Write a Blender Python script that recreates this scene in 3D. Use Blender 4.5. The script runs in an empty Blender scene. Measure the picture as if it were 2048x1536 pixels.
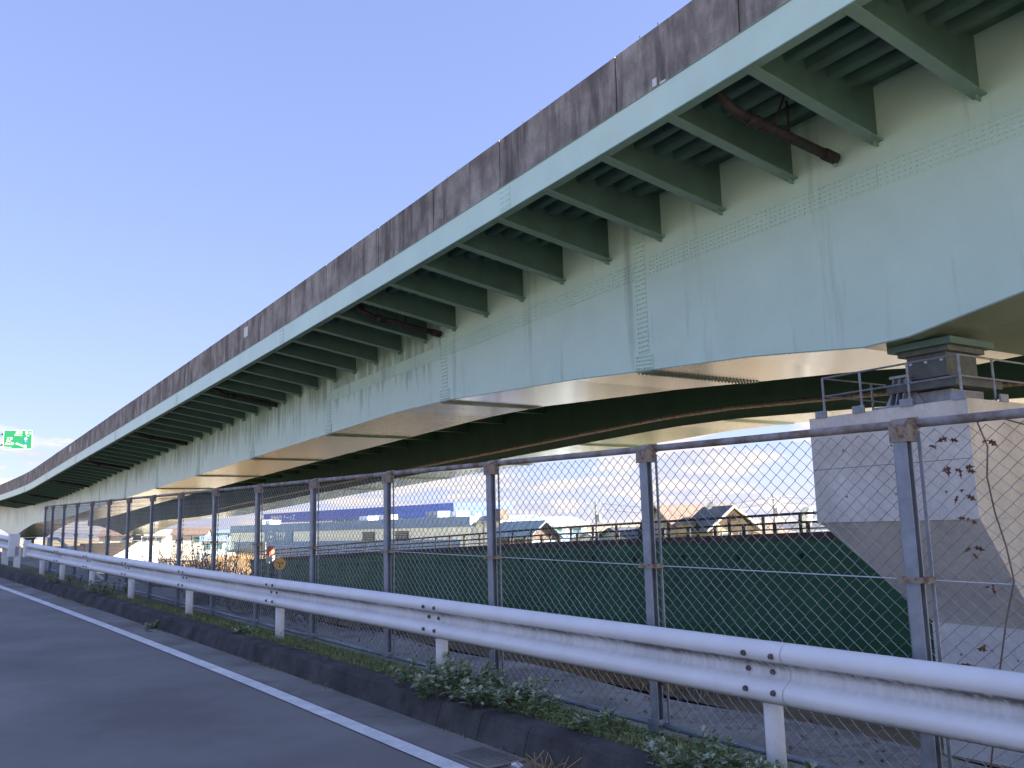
import bpy, bmesh, math, random
import numpy as np
from mathutils import Matrix, Vector
random.seed(7); rng = np.random.default_rng(7)
scene = bpy.context.scene
COL = scene.collection
R = math.radians

# ------------------------------------------------------------------ camera (eye at the origin)
PITCH, ROLL, FPX = R(9.0), R(1.5), 1800.0
c_f = Vector((0, math.cos(PITCH), math.sin(PITCH)))
c_r0 = Vector((1, 0, 0)); c_u0 = c_r0.cross(c_f)
c_r = c_r0*math.cos(ROLL) - c_u0*math.sin(ROLL)
c_u = c_u0*math.cos(ROLL) + c_r0*math.sin(ROLL)
cam = bpy.data.cameras.new('camera'); cam.sensor_width = 36.0; cam.lens = 36.0*FPX/2048.0
cam.clip_start = 0.05; cam.clip_end = 9000
camo = bpy.data.objects.new('camera', cam); COL.objects.link(camo)
camo.matrix_world = Matrix(((c_r.x, c_u.x, -c_f.x, 0), (c_r.y, c_u.y, -c_f.y, 0), (c_r.z, c_u.z, -c_f.z, 0), (0, 0, 0, 1)))
scene.camera = camo
scene.render.resolution_x, scene.render.resolution_y = 1024, 768

# ------------------------------------------------------------------ sky, sun, exposure
SUN_EL, SUN_AZ = R(27.0), R(92.0)          # azimuth clockwise from +Y: the sun stands to the right, beyond the bridge
SKY_STRENGTH = 0.15; SUN_STRENGTH = 3.6; EXPOSURE = 3.25
w = bpy.data.worlds.new('World'); scene.world = w; w.use_nodes = True
nt = w.node_tree; nt.nodes.clear()
def N(t, typ, **kw):
    n = t.nodes.new(typ)
    for k, v in kw.items(): setattr(n, k, v)
    return n
def sock(t, s, v):
    if hasattr(v, 'is_linked') or isinstance(v, bpy.types.NodeSocket): t.links.new(v, s)
    else: s.default_value = v
def mth(t, op, a, b=None, c=None, clamp=False):
    n = N(t, 'ShaderNodeMath', operation=op, use_clamp=clamp)
    sock(t, n.inputs[0], a)
    if b is not None: sock(t, n.inputs[1], b)
    if c is not None: sock(t, n.inputs[2], c)
    return n.outputs[0]
def mixc(t, fac, a, b, blend='MIX'):
    n = N(t, 'ShaderNodeMix', data_type='RGBA', blend_type=blend)
    sock(t, n.inputs[0], fac); sock(t, n.inputs[6], a); sock(t, n.inputs[7], b)
    return n.outputs[2]
def c4(c): return (c[0], c[1], c[2], 1.0)
def ramp(t, fac, stops):
    n = N(t, 'ShaderNodeValToRGB'); e = n.color_ramp.elements
    while len(e) < len(stops): e.new(0.5)
    for k, (p, c) in enumerate(stops):
        e[k].position = p; e[k].color = c4(c) if hasattr(c, '__len__') else (c, c, c, 1)
    t.links.new(fac, n.inputs[0]); return n.outputs[0]
sky = N(nt, 'ShaderNodeTexSky', sky_type='NISHITA', sun_disc=False, sun_elevation=SUN_EL, sun_rotation=SUN_AZ,
        altitude=0, air_density=1.0, dust_density=0.3, ozone_density=3.0)
tc = N(nt, 'ShaderNodeTexCoord')
sx = N(nt, 'ShaderNodeSeparateXYZ'); nt.links.new(tc.outputs['Generated'], sx.inputs[0])
zc = mth(nt, 'MAXIMUM', sx.outputs[2], 0.0)
den = mth(nt, 'ADD', zc, 0.16)
cx = mth(nt, 'DIVIDE', sx.outputs[0], den); cy = mth(nt, 'DIVIDE', sx.outputs[1], den)
cz = mth(nt, 'MULTIPLY', sx.outputs[2], 10.0)
cv = N(nt, 'ShaderNodeCombineXYZ'); nt.links.new(cx, cv.inputs[0]); nt.links.new(cy, cv.inputs[1]); nt.links.new(cz, cv.inputs[2])
cn = N(nt, 'ShaderNodeTexNoise'); cn.inputs['Scale'].default_value = 1.7; cn.inputs['Detail'].default_value = 9
cn.inputs['Roughness'].default_value = 0.56; nt.links.new(cv.outputs[0], cn.inputs['Vector'])
cn2 = N(nt, 'ShaderNodeTexNoise'); cn2.inputs['Scale'].default_value = 3.4; cn2.inputs['Detail'].default_value = 8
nt.links.new(cv.outputs[0], cn2.inputs['Vector'])
lowband = ramp(nt, sx.outputs[2], [(0.0, 0.10), (0.05, 0.085), (0.10, 0.03), (0.14, 0.0), (0.30, 0.0)])
neg = ramp(nt, sx.outputs[2], [(0.08, 0.0), (0.15, 0.16), (0.3, 0.5)])
cov = mth(nt, 'SUBTRACT', mth(nt, 'ADD', cn.outputs[0], lowband), neg)
mask = ramp(nt, cov, [(0.515, 0.0), (0.585, 0.95)])
ccol = ramp(nt, cn2.outputs[0], [(0.40, (0.70, 0.75, 0.92)), (0.58, (1.0, 0.95, 0.93))])
cloud = mixc(nt, 1.0, ccol, (0.80, 0.775, 0.78, 1), 'MULTIPLY')
gam = N(nt, 'ShaderNodeGamma'); nt.links.new(sky.outputs[0], gam.inputs[0]); gam.inputs[1].default_value = 0.5   # hazy, low-contrast sky
skyt = mixc(nt, 1.0, gam.outputs[0], (0.262, 0.270, 0.395, 1), 'MULTIPLY')
mixed = mixc(nt, mask, skyt, cloud)
bg = N(nt, 'ShaderNodeBackground'); nt.links.new(mixed, bg.inputs[0]); bg.inputs[1].default_value = SKY_STRENGTH
wo = N(nt, 'ShaderNodeOutputWorld'); nt.links.new(bg.outputs[0], wo.inputs[0])
sun = bpy.data.lights.new('sun', 'SUN'); sun.energy = SUN_STRENGTH; sun.angle = R(0.53); sun.color = (1.0, 0.92, 0.80)
suno = bpy.data.objects.new('sun', sun); COL.objects.link(suno)
sd = Vector((math.sin(SUN_AZ)*math.cos(SUN_EL), math.cos(SUN_AZ)*math.cos(SUN_EL), math.sin(SUN_EL)))
suno.rotation_euler = sd.to_track_quat('Z', 'Y').to_euler(); suno.location = sd*200
vs = scene.view_settings; vs.view_transform = 'Standard'; vs.look = 'None'; vs.exposure = EXPOSURE; vs.gamma = 1.0
vs.use_curve_mapping = False
try:
    scene.cycles.max_bounces = 8; scene.cycles.diffuse_bounces = 5; scene.cycles.glossy_bounces = 4
    scene.cycles.sample_clamp_indirect = 6
except Exception: pass

# ------------------------------------------------------------------ materials
def material(name, col, rough=0.7, var=0.18, scale=4.0, metal=0.0, bump=0.0, bscale=60.0, col2=None, stretch=(1, 1, 1),
             thr=(0.35, 0.7), spec=0.5, fine=0.0, fscale=250.0, coat=0.0):
    m = bpy.data.materials.new(name); m.use_nodes = True; t = m.node_tree
    b = t.nodes['Principled BSDF']; tcn = N(t, 'ShaderNodeTexCoord')
    mp = N(t, 'ShaderNodeMapping'); mp.inputs['Scale'].default_value = stretch
    t.links.new(tcn.outputs['Object'], mp.inputs[0])
    n1 = N(t, 'ShaderNodeTexNoise'); n1.inputs['Scale'].default_value = scale; n1.inputs['Detail'].default_value = 6
    n1.inputs['Roughness'].default_value = 0.62
    t.links.new(mp.outputs[0], n1.inputs['Vector'])
    c2 = col2 or tuple(x*(1-var*1.6) for x in col)
    base = ramp(t, n1.outputs[0], [(thr[0], c2), (thr[1], tuple(min(1, x*(1+var*.45)) for x in col))])
    if fine:
        n3 = N(t, 'ShaderNodeTexNoise'); n3.inputs['Scale'].default_value = fscale; n3.inputs['Detail'].default_value = 3
        t.links.new(tcn.outputs['Object'], n3.inputs['Vector'])
        f = ramp(t, n3.outputs[0], [(0.32, 1-fine), (0.68, 1+fine)])
        base = mixc(t, 1.0, base, f, 'MULTIPLY')
    t.links.new(base, b.inputs['Base Color'])
    b.inputs['Roughness'].default_value = rough; b.inputs['Metallic'].default_value = metal
    b.inputs['Specular IOR Level'].default_value = spec
    if coat: b.inputs['Coat Weight'].default_value = coat; b.inputs['Coat Roughness'].default_value = 0.15
    if bump:
        n2 = N(t, 'ShaderNodeTexNoise'); n2.inputs['Scale'].default_value = bscale; n2.inputs['Detail'].default_value = 4
        t.links.new(tcn.outputs['Object'], n2.inputs['Vector'])
        bp = N(t, 'ShaderNodeBump'); bp.inputs['Strength'].default_value = bump; bp.inputs['Distance'].default_value = 0.02
        t.links.new(n2.outputs[0], bp.inputs['Height']); t.links.new(bp.outputs[0], b.inputs['Normal'])
    m['b'] = 1
    return m
M = {}
def streaks(m, dark, amount, sc=(2.2, 2.2, 0.12), lo=0.50, hi=0.72, noise=1.6):
    """vertical run-off stains on top of a material"""
    t = m.node_tree; b = t.nodes['Principled BSDF']
    src = b.inputs['Base Color'].links[0].from_socket
    tcn = N(t, 'ShaderNodeTexCoord'); mp = N(t, 'ShaderNodeMapping'); mp.inputs['Scale'].default_value = sc
    t.links.new(tcn.outputs['Object'], mp.inputs[0])
    n1 = N(t, 'ShaderNodeTexNoise'); n1.inputs['Scale'].default_value = noise; n1.inputs['Detail'].default_value = 7
    n1.inputs['Roughness'].default_value = 0.6
    t.links.new(mp.outputs[0], n1.inputs['Vector'])
    f = ramp(t, n1.outputs[0], [(lo, 0.0), (hi, amount)])
    t.links.new(mixc(t, f, src, c4(dark)), b.inputs['Base Color'])
    return m
GREEN = (0.56, 0.77, 0.67)
M['green'] = material('pale_green_paint', GREEN, rough=0.38, var=0.05, scale=0.6, fine=0.02, fscale=30)
M['web'] = streaks(material('pale_green_web_paint', GREEN, rough=0.36, var=0.05, scale=0.5, fine=0.02, fscale=30),
                   (0.10, 0.17, 0.12), 0.55, sc=(1.3, 1.3, 0.10), lo=0.56, hi=0.76, noise=1.0)
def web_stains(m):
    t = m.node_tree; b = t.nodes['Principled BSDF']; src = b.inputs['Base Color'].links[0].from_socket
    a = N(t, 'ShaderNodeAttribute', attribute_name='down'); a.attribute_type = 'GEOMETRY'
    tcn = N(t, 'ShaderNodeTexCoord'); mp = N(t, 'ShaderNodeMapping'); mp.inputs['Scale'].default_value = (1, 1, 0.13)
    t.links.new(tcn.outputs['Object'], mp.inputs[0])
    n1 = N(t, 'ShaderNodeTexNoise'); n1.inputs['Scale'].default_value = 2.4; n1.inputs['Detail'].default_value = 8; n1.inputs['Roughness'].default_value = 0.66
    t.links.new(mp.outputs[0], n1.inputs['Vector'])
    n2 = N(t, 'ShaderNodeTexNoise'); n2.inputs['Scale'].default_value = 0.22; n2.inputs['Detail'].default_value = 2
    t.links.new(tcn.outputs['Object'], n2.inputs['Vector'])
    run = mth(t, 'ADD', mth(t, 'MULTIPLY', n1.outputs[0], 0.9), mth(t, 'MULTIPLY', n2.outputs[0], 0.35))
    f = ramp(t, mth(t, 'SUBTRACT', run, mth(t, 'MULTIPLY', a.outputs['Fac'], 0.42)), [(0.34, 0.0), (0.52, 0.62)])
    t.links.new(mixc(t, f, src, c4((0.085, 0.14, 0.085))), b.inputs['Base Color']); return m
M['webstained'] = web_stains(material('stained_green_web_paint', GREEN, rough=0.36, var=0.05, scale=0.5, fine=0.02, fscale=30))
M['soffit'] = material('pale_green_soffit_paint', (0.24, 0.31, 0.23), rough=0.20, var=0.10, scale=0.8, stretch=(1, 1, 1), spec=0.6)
M['bracket'] = material('shade_toned_bracket_paint', (0.21, 0.34, 0.29), rough=0.5, var=0.08, scale=1.2)  # same bridge green, toned down: cantilever shade is put into the colour
M['underdeck'] = material('shaded_green_deck_paint', (0.10, 0.19, 0.16), rough=0.6, var=0.15, scale=1.0)  # bridge green again, with the underside's shade worked into a darker base colour
M['inner'] = material('shade_darkened_girder_paint', (0.05, 0.125, 0.085), rough=0.5, var=0.12, scale=0.8)  # bridge green darkened further; deep shade between the boxes is painted in
pc = material('weathered_parapet_concrete', (0.33, 0.31, 0.285), rough=0.9, var=0.3, scale=0.9, bump=0.25, bscale=12, fine=0.12, fscale=30,
              col2=(0.15, 0.138, 0.127))
pc = streaks(pc, (0.085, 0.078, 0.072), 0.85, sc=(1.0, 1.0, 0.11), lo=0.47, hi=0.64, noise=2.2)
M['parapet'] = streaks(pc, (0.52, 0.50, 0.47), 0.5, sc=(1.5, 1.5, 0.25), lo=0.58, hi=0.72, noise=2.3)
M['concrete'] = streaks(material('pale_pier_concrete', (0.74, 0.70, 0.63), rough=0.85, var=0.12, scale=0.9, bump=0.12, bscale=14, fine=0.06, fscale=11),
                        (0.30, 0.26, 0.20), 0.35, sc=(1.2, 1.2, 0.1), lo=0.56, hi=0.74)
M['asphalt'] = material('road_asphalt', (0.29, 0.262, 0.232), rough=0.85, var=0.22, scale=0.35, bump=0.6, bscale=320, fine=0.30, fscale=420)
M['gutter'] = material('gutter_asphalt', (0.30, 0.278, 0.24), rough=0.9, var=0.25, scale=1.4, bump=0.6, bscale=260, fine=0.30, fscale=300)
M['pave'] = material('pale_pavement_concrete', (0.13, 0.125, 0.115), rough=0.9, var=0.15, scale=1.0, bump=0.2, bscale=40)
M['line'] = material('white_line_paint', (0.80, 0.77, 0.72), rough=0.75, var=0.14, scale=5, bump=0.2, bscale=200, fine=0.12, fscale=160)
M['kerb'] = streaks(material('dark_kerb_concrete', (0.088, 0.082, 0.076), rough=0.95, var=0.4, scale=3, bump=0.6, bscale=120, fine=0.4, fscale=150),
                    (0.045, 0.04, 0.038), 0.6, sc=(3, 3, 1.5), lo=0.5, hi=0.68)
M['verge'] = material('verge_soil', (0.15, 0.15, 0.07), rough=1.0, var=0.4, scale=5, bump=0.8, bscale=40, col2=(0.06, 0.055, 0.035))
M['apron'] = streaks(material('dirty_apron_concrete', (0.27, 0.25, 0.22), rough=0.95, var=0.4, scale=1.6, bump=0.5, bscale=30, fine=0.25, fscale=70, col2=(0.14, 0.125, 0.105)),
                     (0.07, 0.065, 0.05), 0.7, sc=(1, 1, 1), lo=0.56, hi=0.66, noise=3.2)
M['ground'] = material('dry_ground', (0.30, 0.235, 0.145), rough=1.0, var=0.35, scale=0.15, bump=0.5, bscale=4, col2=(0.17, 0.135, 0.085))
M['slope'] = material('dark_bank_soil', (0.13, 0.105, 0.075), rough=1.0, var=0.4, scale=0.8, bump=0.8, bscale=8)
M['steel'] = material('galvanised_steel', (0.30, 0.33, 0.37), rough=0.5, var=0.2, scale=6, metal=0.35)
M['wire'] = material('galvanised_wire', (0.38, 0.40, 0.40), rough=0.55, var=0.2, scale=3, metal=0.3)
M['rust'] = material('rusty_collar', (0.24, 0.20, 0.16), rough=0.85, var=0.5, scale=18, col2=(0.19, 0.10, 0.05), thr=(0.40, 0.52))
M['rail'] = material('stained_pipe_rail', (0.30, 0.28, 0.27), rough=0.7, var=0.4, scale=7, metal=0.2, col2=(0.17, 0.12, 0.08), thr=(0.36, 0.6))
M['white'] = material('white_post_paint', (0.82, 0.80, 0.76), rough=0.55, var=0.06, scale=5, fine=0.04, fscale=25)
M['bolt'] = material('rusty_bolt', (0.17, 0.14, 0.125), rough=0.7, var=0.3, scale=30, metal=0.3)
M['pipe'] = material('brown_drain_pipe', (0.036, 0.030, 0.030), rough=0.75, var=0.4, scale=6, bump=0.3, bscale=25)
M['bearing'] = material('bearing_steel', (0.12, 0.135, 0.125), rough=0.6, var=0.2, scale=4)
M['galv'] = material('pale_galvanised_bracket', (0.36, 0.38, 0.40), rough=0.55, var=0.2, scale=5, metal=0.2)
M['deepgreen'] = streaks(material('deep_green_wall_paint', (0.032, 0.18, 0.072), rough=0.6, var=0.2, scale=0.5),
                         (0.012, 0.06, 0.035), 0.6, sc=(1, 1, 0.2), lo=0.5, hi=0.75, noise=0.8)
M['coping'] = material('brown_coping_concrete', (0.15, 0.12, 0.10), rough=0.9, var=0.3, scale=2)
M['darkrail'] = material('dark_brown_rail_paint', (0.016, 0.011, 0.012), rough=0.5, var=0.1)
M['slate'] = material('blue_grey_cladding', (0.22, 0.32, 0.56), rough=0.6, var=0.08, scale=1)
M['band'] = material('white_cladding', (0.88, 0.88, 0.86), rough=0.6, var=0.05, scale=1)
M['blue'] = material('strong_blue_cladding', (0.045, 0.10, 0.42), rough=0.5, var=0.06, scale=1)
M['glass'] = material('window_glass', (0.10, 0.20, 0.21), rough=0.08, var=0.2, scale=2, spec=0.8)
M['grey'] = material('grey_panel', (0.40, 0.41, 0.42), rough=0.7, var=0.1, scale=1)
M['louvre'] = material('dark_louvre', (0.10, 0.10, 0.10), rough=0.7)
M['roofbrown'] = material('brown_roof_tile', (0.19, 0.135, 0.105), rough=0.8, var=0.2, scale=2, bump=0.4, bscale=8)
M['roofblue'] = material('blue_metal_roof', (0.22, 0.30, 0.38), rough=0.45, var=0.12, scale=1)
M['roofpale'] = material('pale_blue_roof', (0.40, 0.55, 0.62), rough=0.5, var=0.1, scale=1)
M['roofdark'] = material('dark_slate_roof', (0.07, 0.08, 0.10), rough=0.6, var=0.2, scale=2)
M['beige'] = material('beige_render', (0.38, 0.30, 0.21), rough=0.9, var=0.1, scale=2)
M['cream'] = material('cream_trim', (0.78, 0.72, 0.60), rough=0.7, var=0.05)
M['brownwall'] = material('brown_timber_wall', (0.17, 0.115, 0.085), rough=0.8, var=0.2, scale=2)
M['pole'] = material('utility_pole_concrete', (0.34, 0.34, 0.34), rough=0.9, var=0.1)
M['signgreen'] = material('road_sign_green', (0.010, 0.19, 0.075), rough=0.5, var=0.03, spec=0.4)
M['signwhite'] = material('road_sign_white', (0.85, 0.87, 0.85), rough=0.5, var=0.02)
M['signblue'] = material('road_sign_blue', (0.03, 0.16, 0.55), rough=0.5, var=0.02)
M['yellow'] = material('marker_yellow', (0.80, 0.42, 0.02), rough=0.45, var=0.06, scale=10)
M['black'] = material('marker_black', (0.012, 0.012, 0.012), rough=0.5, var=0.05)
M['orange'] = material('orange_plastic', (0.75, 0.16, 0.08), rough=0.5, var=0.05)
M['grass'] = material('verge_grass', (0.30, 0.32, 0.09), rough=0.8, var=0.35, scale=9, col2=(0.12, 0.14, 0.045))
M['leaf'] = material('mugwort_leaf', (0.20, 0.29, 0.085), rough=0.6, var=0.4, scale=14, col2=(0.07, 0.12, 0.045))
M['leafpale'] = material('mugwort_pale_leaf', (0.50, 0.53, 0.36), rough=0.7, var=0.2, scale=14)
M['drygrass'] = material('dry_grass', (0.50, 0.35, 0.16), rough=0.9, var=0.4, scale=3, col2=(0.22, 0.14, 0.07))
M['twig'] = material('dry_twig', (0.20, 0.155, 0.12), rough=0.9, var=0.3, scale=6)
M['darkleaf'] = material('dark_shrub_leaf', (0.055, 0.07, 0.035), rough=0.7, var=0.3, scale=8)
M['deadleaf'] = material('dead_leaf', (0.17, 0.075, 0.045), rough=0.8, var=0.4, scale=30)
M['plate'] = material('grey_white_plate', (0.62, 0.63, 0.63), rough=0.5, var=0.05)
M['litter'] = material('crumpled_white_paper', (0.75, 0.76, 0.78), rough=0.6, var=0.1, scale=20)
M['dish'] = material('white_dish', (0.80, 0.78, 0.75), rough=0.5, var=0.05)
M['joint'] = material('dark_joint_filler', (0.025, 0.022, 0.022), rough=0.95, var=0.2)

def beam_material():
    m = material('grimy_white_beam_paint', (0.84, 0.82, 0.78), rough=0.5, var=0.05, scale=3)
    t = m.node_tree; b = t.nodes['Principled BSDF']; src = b.inputs['Base Color'].links[0].from_socket
    a = N(t, 'ShaderNodeAttribute', attribute_name='down'); a.attribute_type = 'GEOMETRY'
    tcn = N(t, 'ShaderNodeTexCoord'); mp = N(t, 'ShaderNodeMapping'); mp.inputs['Scale'].default_value = (9, 9, 1.2)
    t.links.new(tcn.outputs['Object'], mp.inputs[0])
    n1 = N(t, 'ShaderNodeTexNoise'); n1.inputs['Scale'].default_value = 2.6; n1.inputs['Detail'].default_value = 8
    n1.inputs['Roughness'].default_value = 0.7
    t.links.new(mp.outputs[0], n1.inputs['Vector'])
    n2 = N(t, 'ShaderNodeTexNoise'); n2.inputs['Scale'].default_value = 1.3; n2.inputs['Detail'].default_value = 5
    t.links.new(tcn.outputs['Object'], n2.inputs['Vector'])
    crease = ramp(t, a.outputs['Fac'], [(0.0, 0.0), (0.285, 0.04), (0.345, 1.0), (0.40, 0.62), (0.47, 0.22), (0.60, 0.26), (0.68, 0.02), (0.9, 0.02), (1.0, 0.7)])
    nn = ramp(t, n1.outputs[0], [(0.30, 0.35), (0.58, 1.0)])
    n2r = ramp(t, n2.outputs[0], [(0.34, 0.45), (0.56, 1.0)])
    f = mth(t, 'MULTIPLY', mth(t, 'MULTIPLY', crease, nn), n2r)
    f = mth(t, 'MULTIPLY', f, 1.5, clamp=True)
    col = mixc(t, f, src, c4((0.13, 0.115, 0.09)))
    spots = ramp(t, n1.outputs[0], [(0.70, 0.0), (0.78, 0.5)])
    col = mixc(t, spots, col, c4((0.25, 0.24, 0.22)))
    t.links.new(col, b.inputs['Base Color'])
    return m
M['beam'] = beam_material()

# ------------------------------------------------------------------ mesh helpers
class MB:
    def __init__(s): s.v = []; s.f = []; s.at = []
    def add(s, vs, fs, at=None):
        k = len(s.v); s.v += [tuple(p) for p in vs]; s.f += [tuple(i+k for i in f) for f in fs]
        s.at += list(at) if at is not None else [0.0]*len(vs)
        return s
    def hexa(s, p):                                    # 8 points: bottom ring 0-3, top ring 4-7
        return s.add(p, [(3, 2, 1, 0), (4, 5, 6, 7), (0, 1, 5, 4), (1, 2, 6, 5), (2, 3, 7, 6), (3, 0, 4, 7)])
    def box(s, a, b):
        x0, y0, z0 = a; x1, y1, z1 = b
        return s.hexa([(x0, y0, z0), (x1, y0, z0), (x1, y1, z0), (x0, y1, z0), (x0, y0, z1), (x1, y0, z1), (x1, y1, z1), (x0, y1, z1)])
    def obox(s, c, u, v, wv):                          # centre and three half-axis vectors
        c, u, v, wv = Vector(c), Vector(u), Vector(v), Vector(wv)
        return s.hexa([c-u-v-wv, c+u-v-wv, c+u+v-wv, c-u+v-wv, c-u-v+wv, c+u-v+wv, c+u+v+wv, c-u+v+wv])
    def tube(s, pts, r, n=8, caps=True, radii=None):
        pts = [Vector(p) for p in pts]; base = len(s.v); rings = []
        for i, p in enumerate(pts):
            d = (pts[min(i+1, len(pts)-1)] - pts[max(i-1, 0)]).normalized()
            up = Vector((0, 0, 1)) if abs(d.z) < 0.95 else Vector((1, 0, 0))
            a = d.cross(up).normalized(); b = d.cross(a)
            rr = radii[i] if radii else r
            rings.append([p + (a*math.cos(2*math.pi*k/n) + b*math.sin(2*math.pi*k/n))*rr for k in range(n)])
        vs = [q for ring in rings for q in ring]; fs = []
        for i in range(len(pts)-1):
            for k in range(n):
                fs.append((i*n+k, i*n+(k+1) % n, (i+1)*n+(k+1) % n, (i+1)*n+k))
        if caps: fs.append(tuple(range(n-1, -1, -1))); fs.append(tuple(range((len(pts)-1)*n, len(pts)*n)))
        return s.add(vs, fs)
    def loft(s, rings, closed=True, caps=True, at=None):
        n = len(rings[0]); vs = [p for r_ in rings for p in r_]; fs = []
        m = n if closed else n-1
        for i in range(len(rings)-1):
            for k in range(m):
                fs.append((i*n+k, i*n+(k+1) % n, (i+1)*n+(k+1) % n, (i+1)*n+k))
        if caps and closed: fs.append(tuple(range(n-1, -1, -1))); fs.append(tuple(range((len(rings)-1)*n, len(rings)*n)))
        return s.add(vs, fs, at)
    def build(s, name, mat, parent=None, smooth=False, base=None, attr=None, kind=None, label=None):
        b = Vector(base) if base is not None else (Vector(parent['_base']) if parent is not None and '_base' in parent else Vector((0, 0, 0)))
        me = bpy.data.meshes.new(name); me.from_pydata([(x-b.x, y-b.y, z-b.z) for x, y, z in s.v], [], s.f); me.update()
        bm = bmesh.new(); bm.from_mesh(me); bmesh.ops.recalc_face_normals(bm, faces=bm.faces); bm.to_mesh(me); bm.free()
        if smooth: me.polygons.foreach_set('use_smooth', [True]*len(me.polygons))
        if attr:
            a = me.attributes.new(attr, 'FLOAT', 'POINT'); a.data.foreach_set('value', s.at)
        me.materials.append(M[mat] if isinstance(mat, str) else mat)
        o = bpy.data.objects.new(name, me); COL.objects.link(o)
        if parent is not None:
            o.parent = parent; o['_base'] = tuple(b)
        elif base is not None: o.location = b
        if kind: o['kind'] = kind
        if label: o['label'] = label
        return o
def tag(o, label, cat, group=None):
    o['label'] = label; o['category'] = cat
    if group: o['group'] = group
    return o
def thing(name, loc, label, cat, group=None):
    o = bpy.data.objects.new(name, None); COL.objects.link(o); o.location = loc; o.empty_display_size = 0.3
    o['_base'] = tuple(loc)
    return tag(o, label, cat, group)
def structure(o): o['kind'] = 'structure'; return o
def share(src, parent, name=None, off=(0, 0, 0)):
    o = bpy.data.objects.new(name or src.name.split('.')[0], src.data); COL.objects.link(o); o.parent = parent
    o.location = src.location + Vector(off); return o

# ------------------------------------------------------------------ road frame: s along the fence, n across it (towards the bridge)
TH = R(35.4); UX, UY = -math.sin(TH), math.cos(TH); NX, NY = math.cos(TH), math.sin(TH)
def bend(s): return -0.0034*max(s-8, 0)**2
def zv(s):
    q = 0.0012*max(s-10, 0)**2 if s < 28 else 0.0012*324 + 0.0432*(s-28)
    return -1.50 + 0.018*s + q
def zfence(s): return -1.62 + 0.0175*s
def zroad(s): return zv(s) - 0.20
def RP(s, n, z): return (s*UX + n*NX, s*UY + n*NY, z)
def KP(s, n, z): return RP(s, n + bend(s), z)
def strip(name, mat, ss, profile, curved=True):
    """profile: function s -> list of (n, z)"""
    mb = MB(); rings = []
    for s in ss: rings.append([(KP if curved else RP)(s, n, z) for n, z in profile(s)])
    mb.loft(rings, closed=False, caps=False); return mb.build(name, mat)
def frange(a, b, st):
    k = int(round((b-a)/st)); return [a + (b-a)*i/k for i in range(k+1)]
SS = frange(-30, 70, 0.5)
structure(strip('road', 'asphalt', SS, lambda s: [(-4.6, zroad(s)), (-2, zroad(s)), (0, zroad(s)), (3.0, zroad(s)), (3.9, zroad(s))]))
structure(strip('gutter', 'gutter', SS, lambda s: [(3.43, zroad(s)+0.004), (3.9, zroad(s)+0.006)]))
structure(strip('road_marking', 'line', SS, lambda s: [(3.26, zroad(s)+0.009), (3.41, zroad(s)+0.009)]))
structure(strip('pavement', 'pave', frange(-60, 70, 1.0), lambda s: [(-4.6, zroad(s)-0.1), (-4.62, zroad(s)+0.14), (-9.5, zroad(s)+0.16), (-9.6, zroad(s)-0.3)]))
structure(strip('roadside_lot', 'pave', frange(-60, 70, 1.0), lambda s: [(-9.5, zroad(s)+0.02), (-40, zroad(s)-0.3), (-60, -5.6)]))
# kerb: real blocks, 0.6 m near the camera
kerb = bpy.data.objects.new('kerb', None); COL.objects.link(kerb); kerb['kind'] = 'structure'; kerb['_base'] = (0, 0, 0)
s = -3.0
while s < 46:
    L = 0.6 if s < 34 else 1.2
    mb = MB(); rings = []
    dz = random.uniform(-0.002, 0.002); dn = random.uniform(-0.002, 0.002)
    for q in (s+0.003, s+L/2, s+L-0.003):
        z = zv(q)+dz
        rings.append([KP(q, n+dn, zz) for n, zz in ((3.83, z-0.27), (3.845, z-0.19), (3.905, z-0.022), (3.925, z-0.005), (3.95, z), (4.10, z+0.002), (4.10, z-0.27))])
    mb.loft(rings); mb.build('kerb_block', 'kerb', kerb); s += L
structure(strip('kerb_bed', 'joint', SS, lambda s: [(3.88, zroad(s)-0.02), (3.94, zv(s)-0.03), (4.08, zv(s)-0.03)]))
structure(strip('verge', 'verge', SS, lambda s: [(4.07, zv(s)-0.012), (4.3, zv(s)-0.02), (4.55, (zv(s)+zfence(s))/2-0.02), (4.95-bend(s), zfence(s)-0.03)]))
structure(strip('apron', 'apron', frange(-30, 60, 0.5), lambda s: [(4.93, zfence(s)-0.04), (5.5, zfence(s)-0.06), (6.2, zfence(s)-0.09+0.03*math.sin(s*1.7)), (6.45+0.15*math.sin(s*0.9), zfence(s)-0.20)], False))
def bank(s): return zfence(s)
structure(strip('bank', 'slope', frange(-60, 90, 1.0), lambda s: [(6.42, zfence(min(s, 60))-0.15), (7.5, zfence(min(s, 60))-1.0), (9.0, -4.1), (11.0, -5.2), (14.0, -5.62)], False))
# the wide plain: one sheet to the horizon, lower than the road embankment
mb = MB(); rings = []
for r_ in (0.5, 20, 45, 80, 140, 260, 500, 1000, 2200, 5000):
    rings.append([(r_*math.cos(a), 20 + r_*math.sin(a), -5.5 - (0.0 if r_ > 60 else 0.0)) for a in np.linspace(0, 2*math.pi, 65)[:-1]])
mb.loft(rings, caps=False); structure(mb.build('ground', 'ground'))
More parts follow.
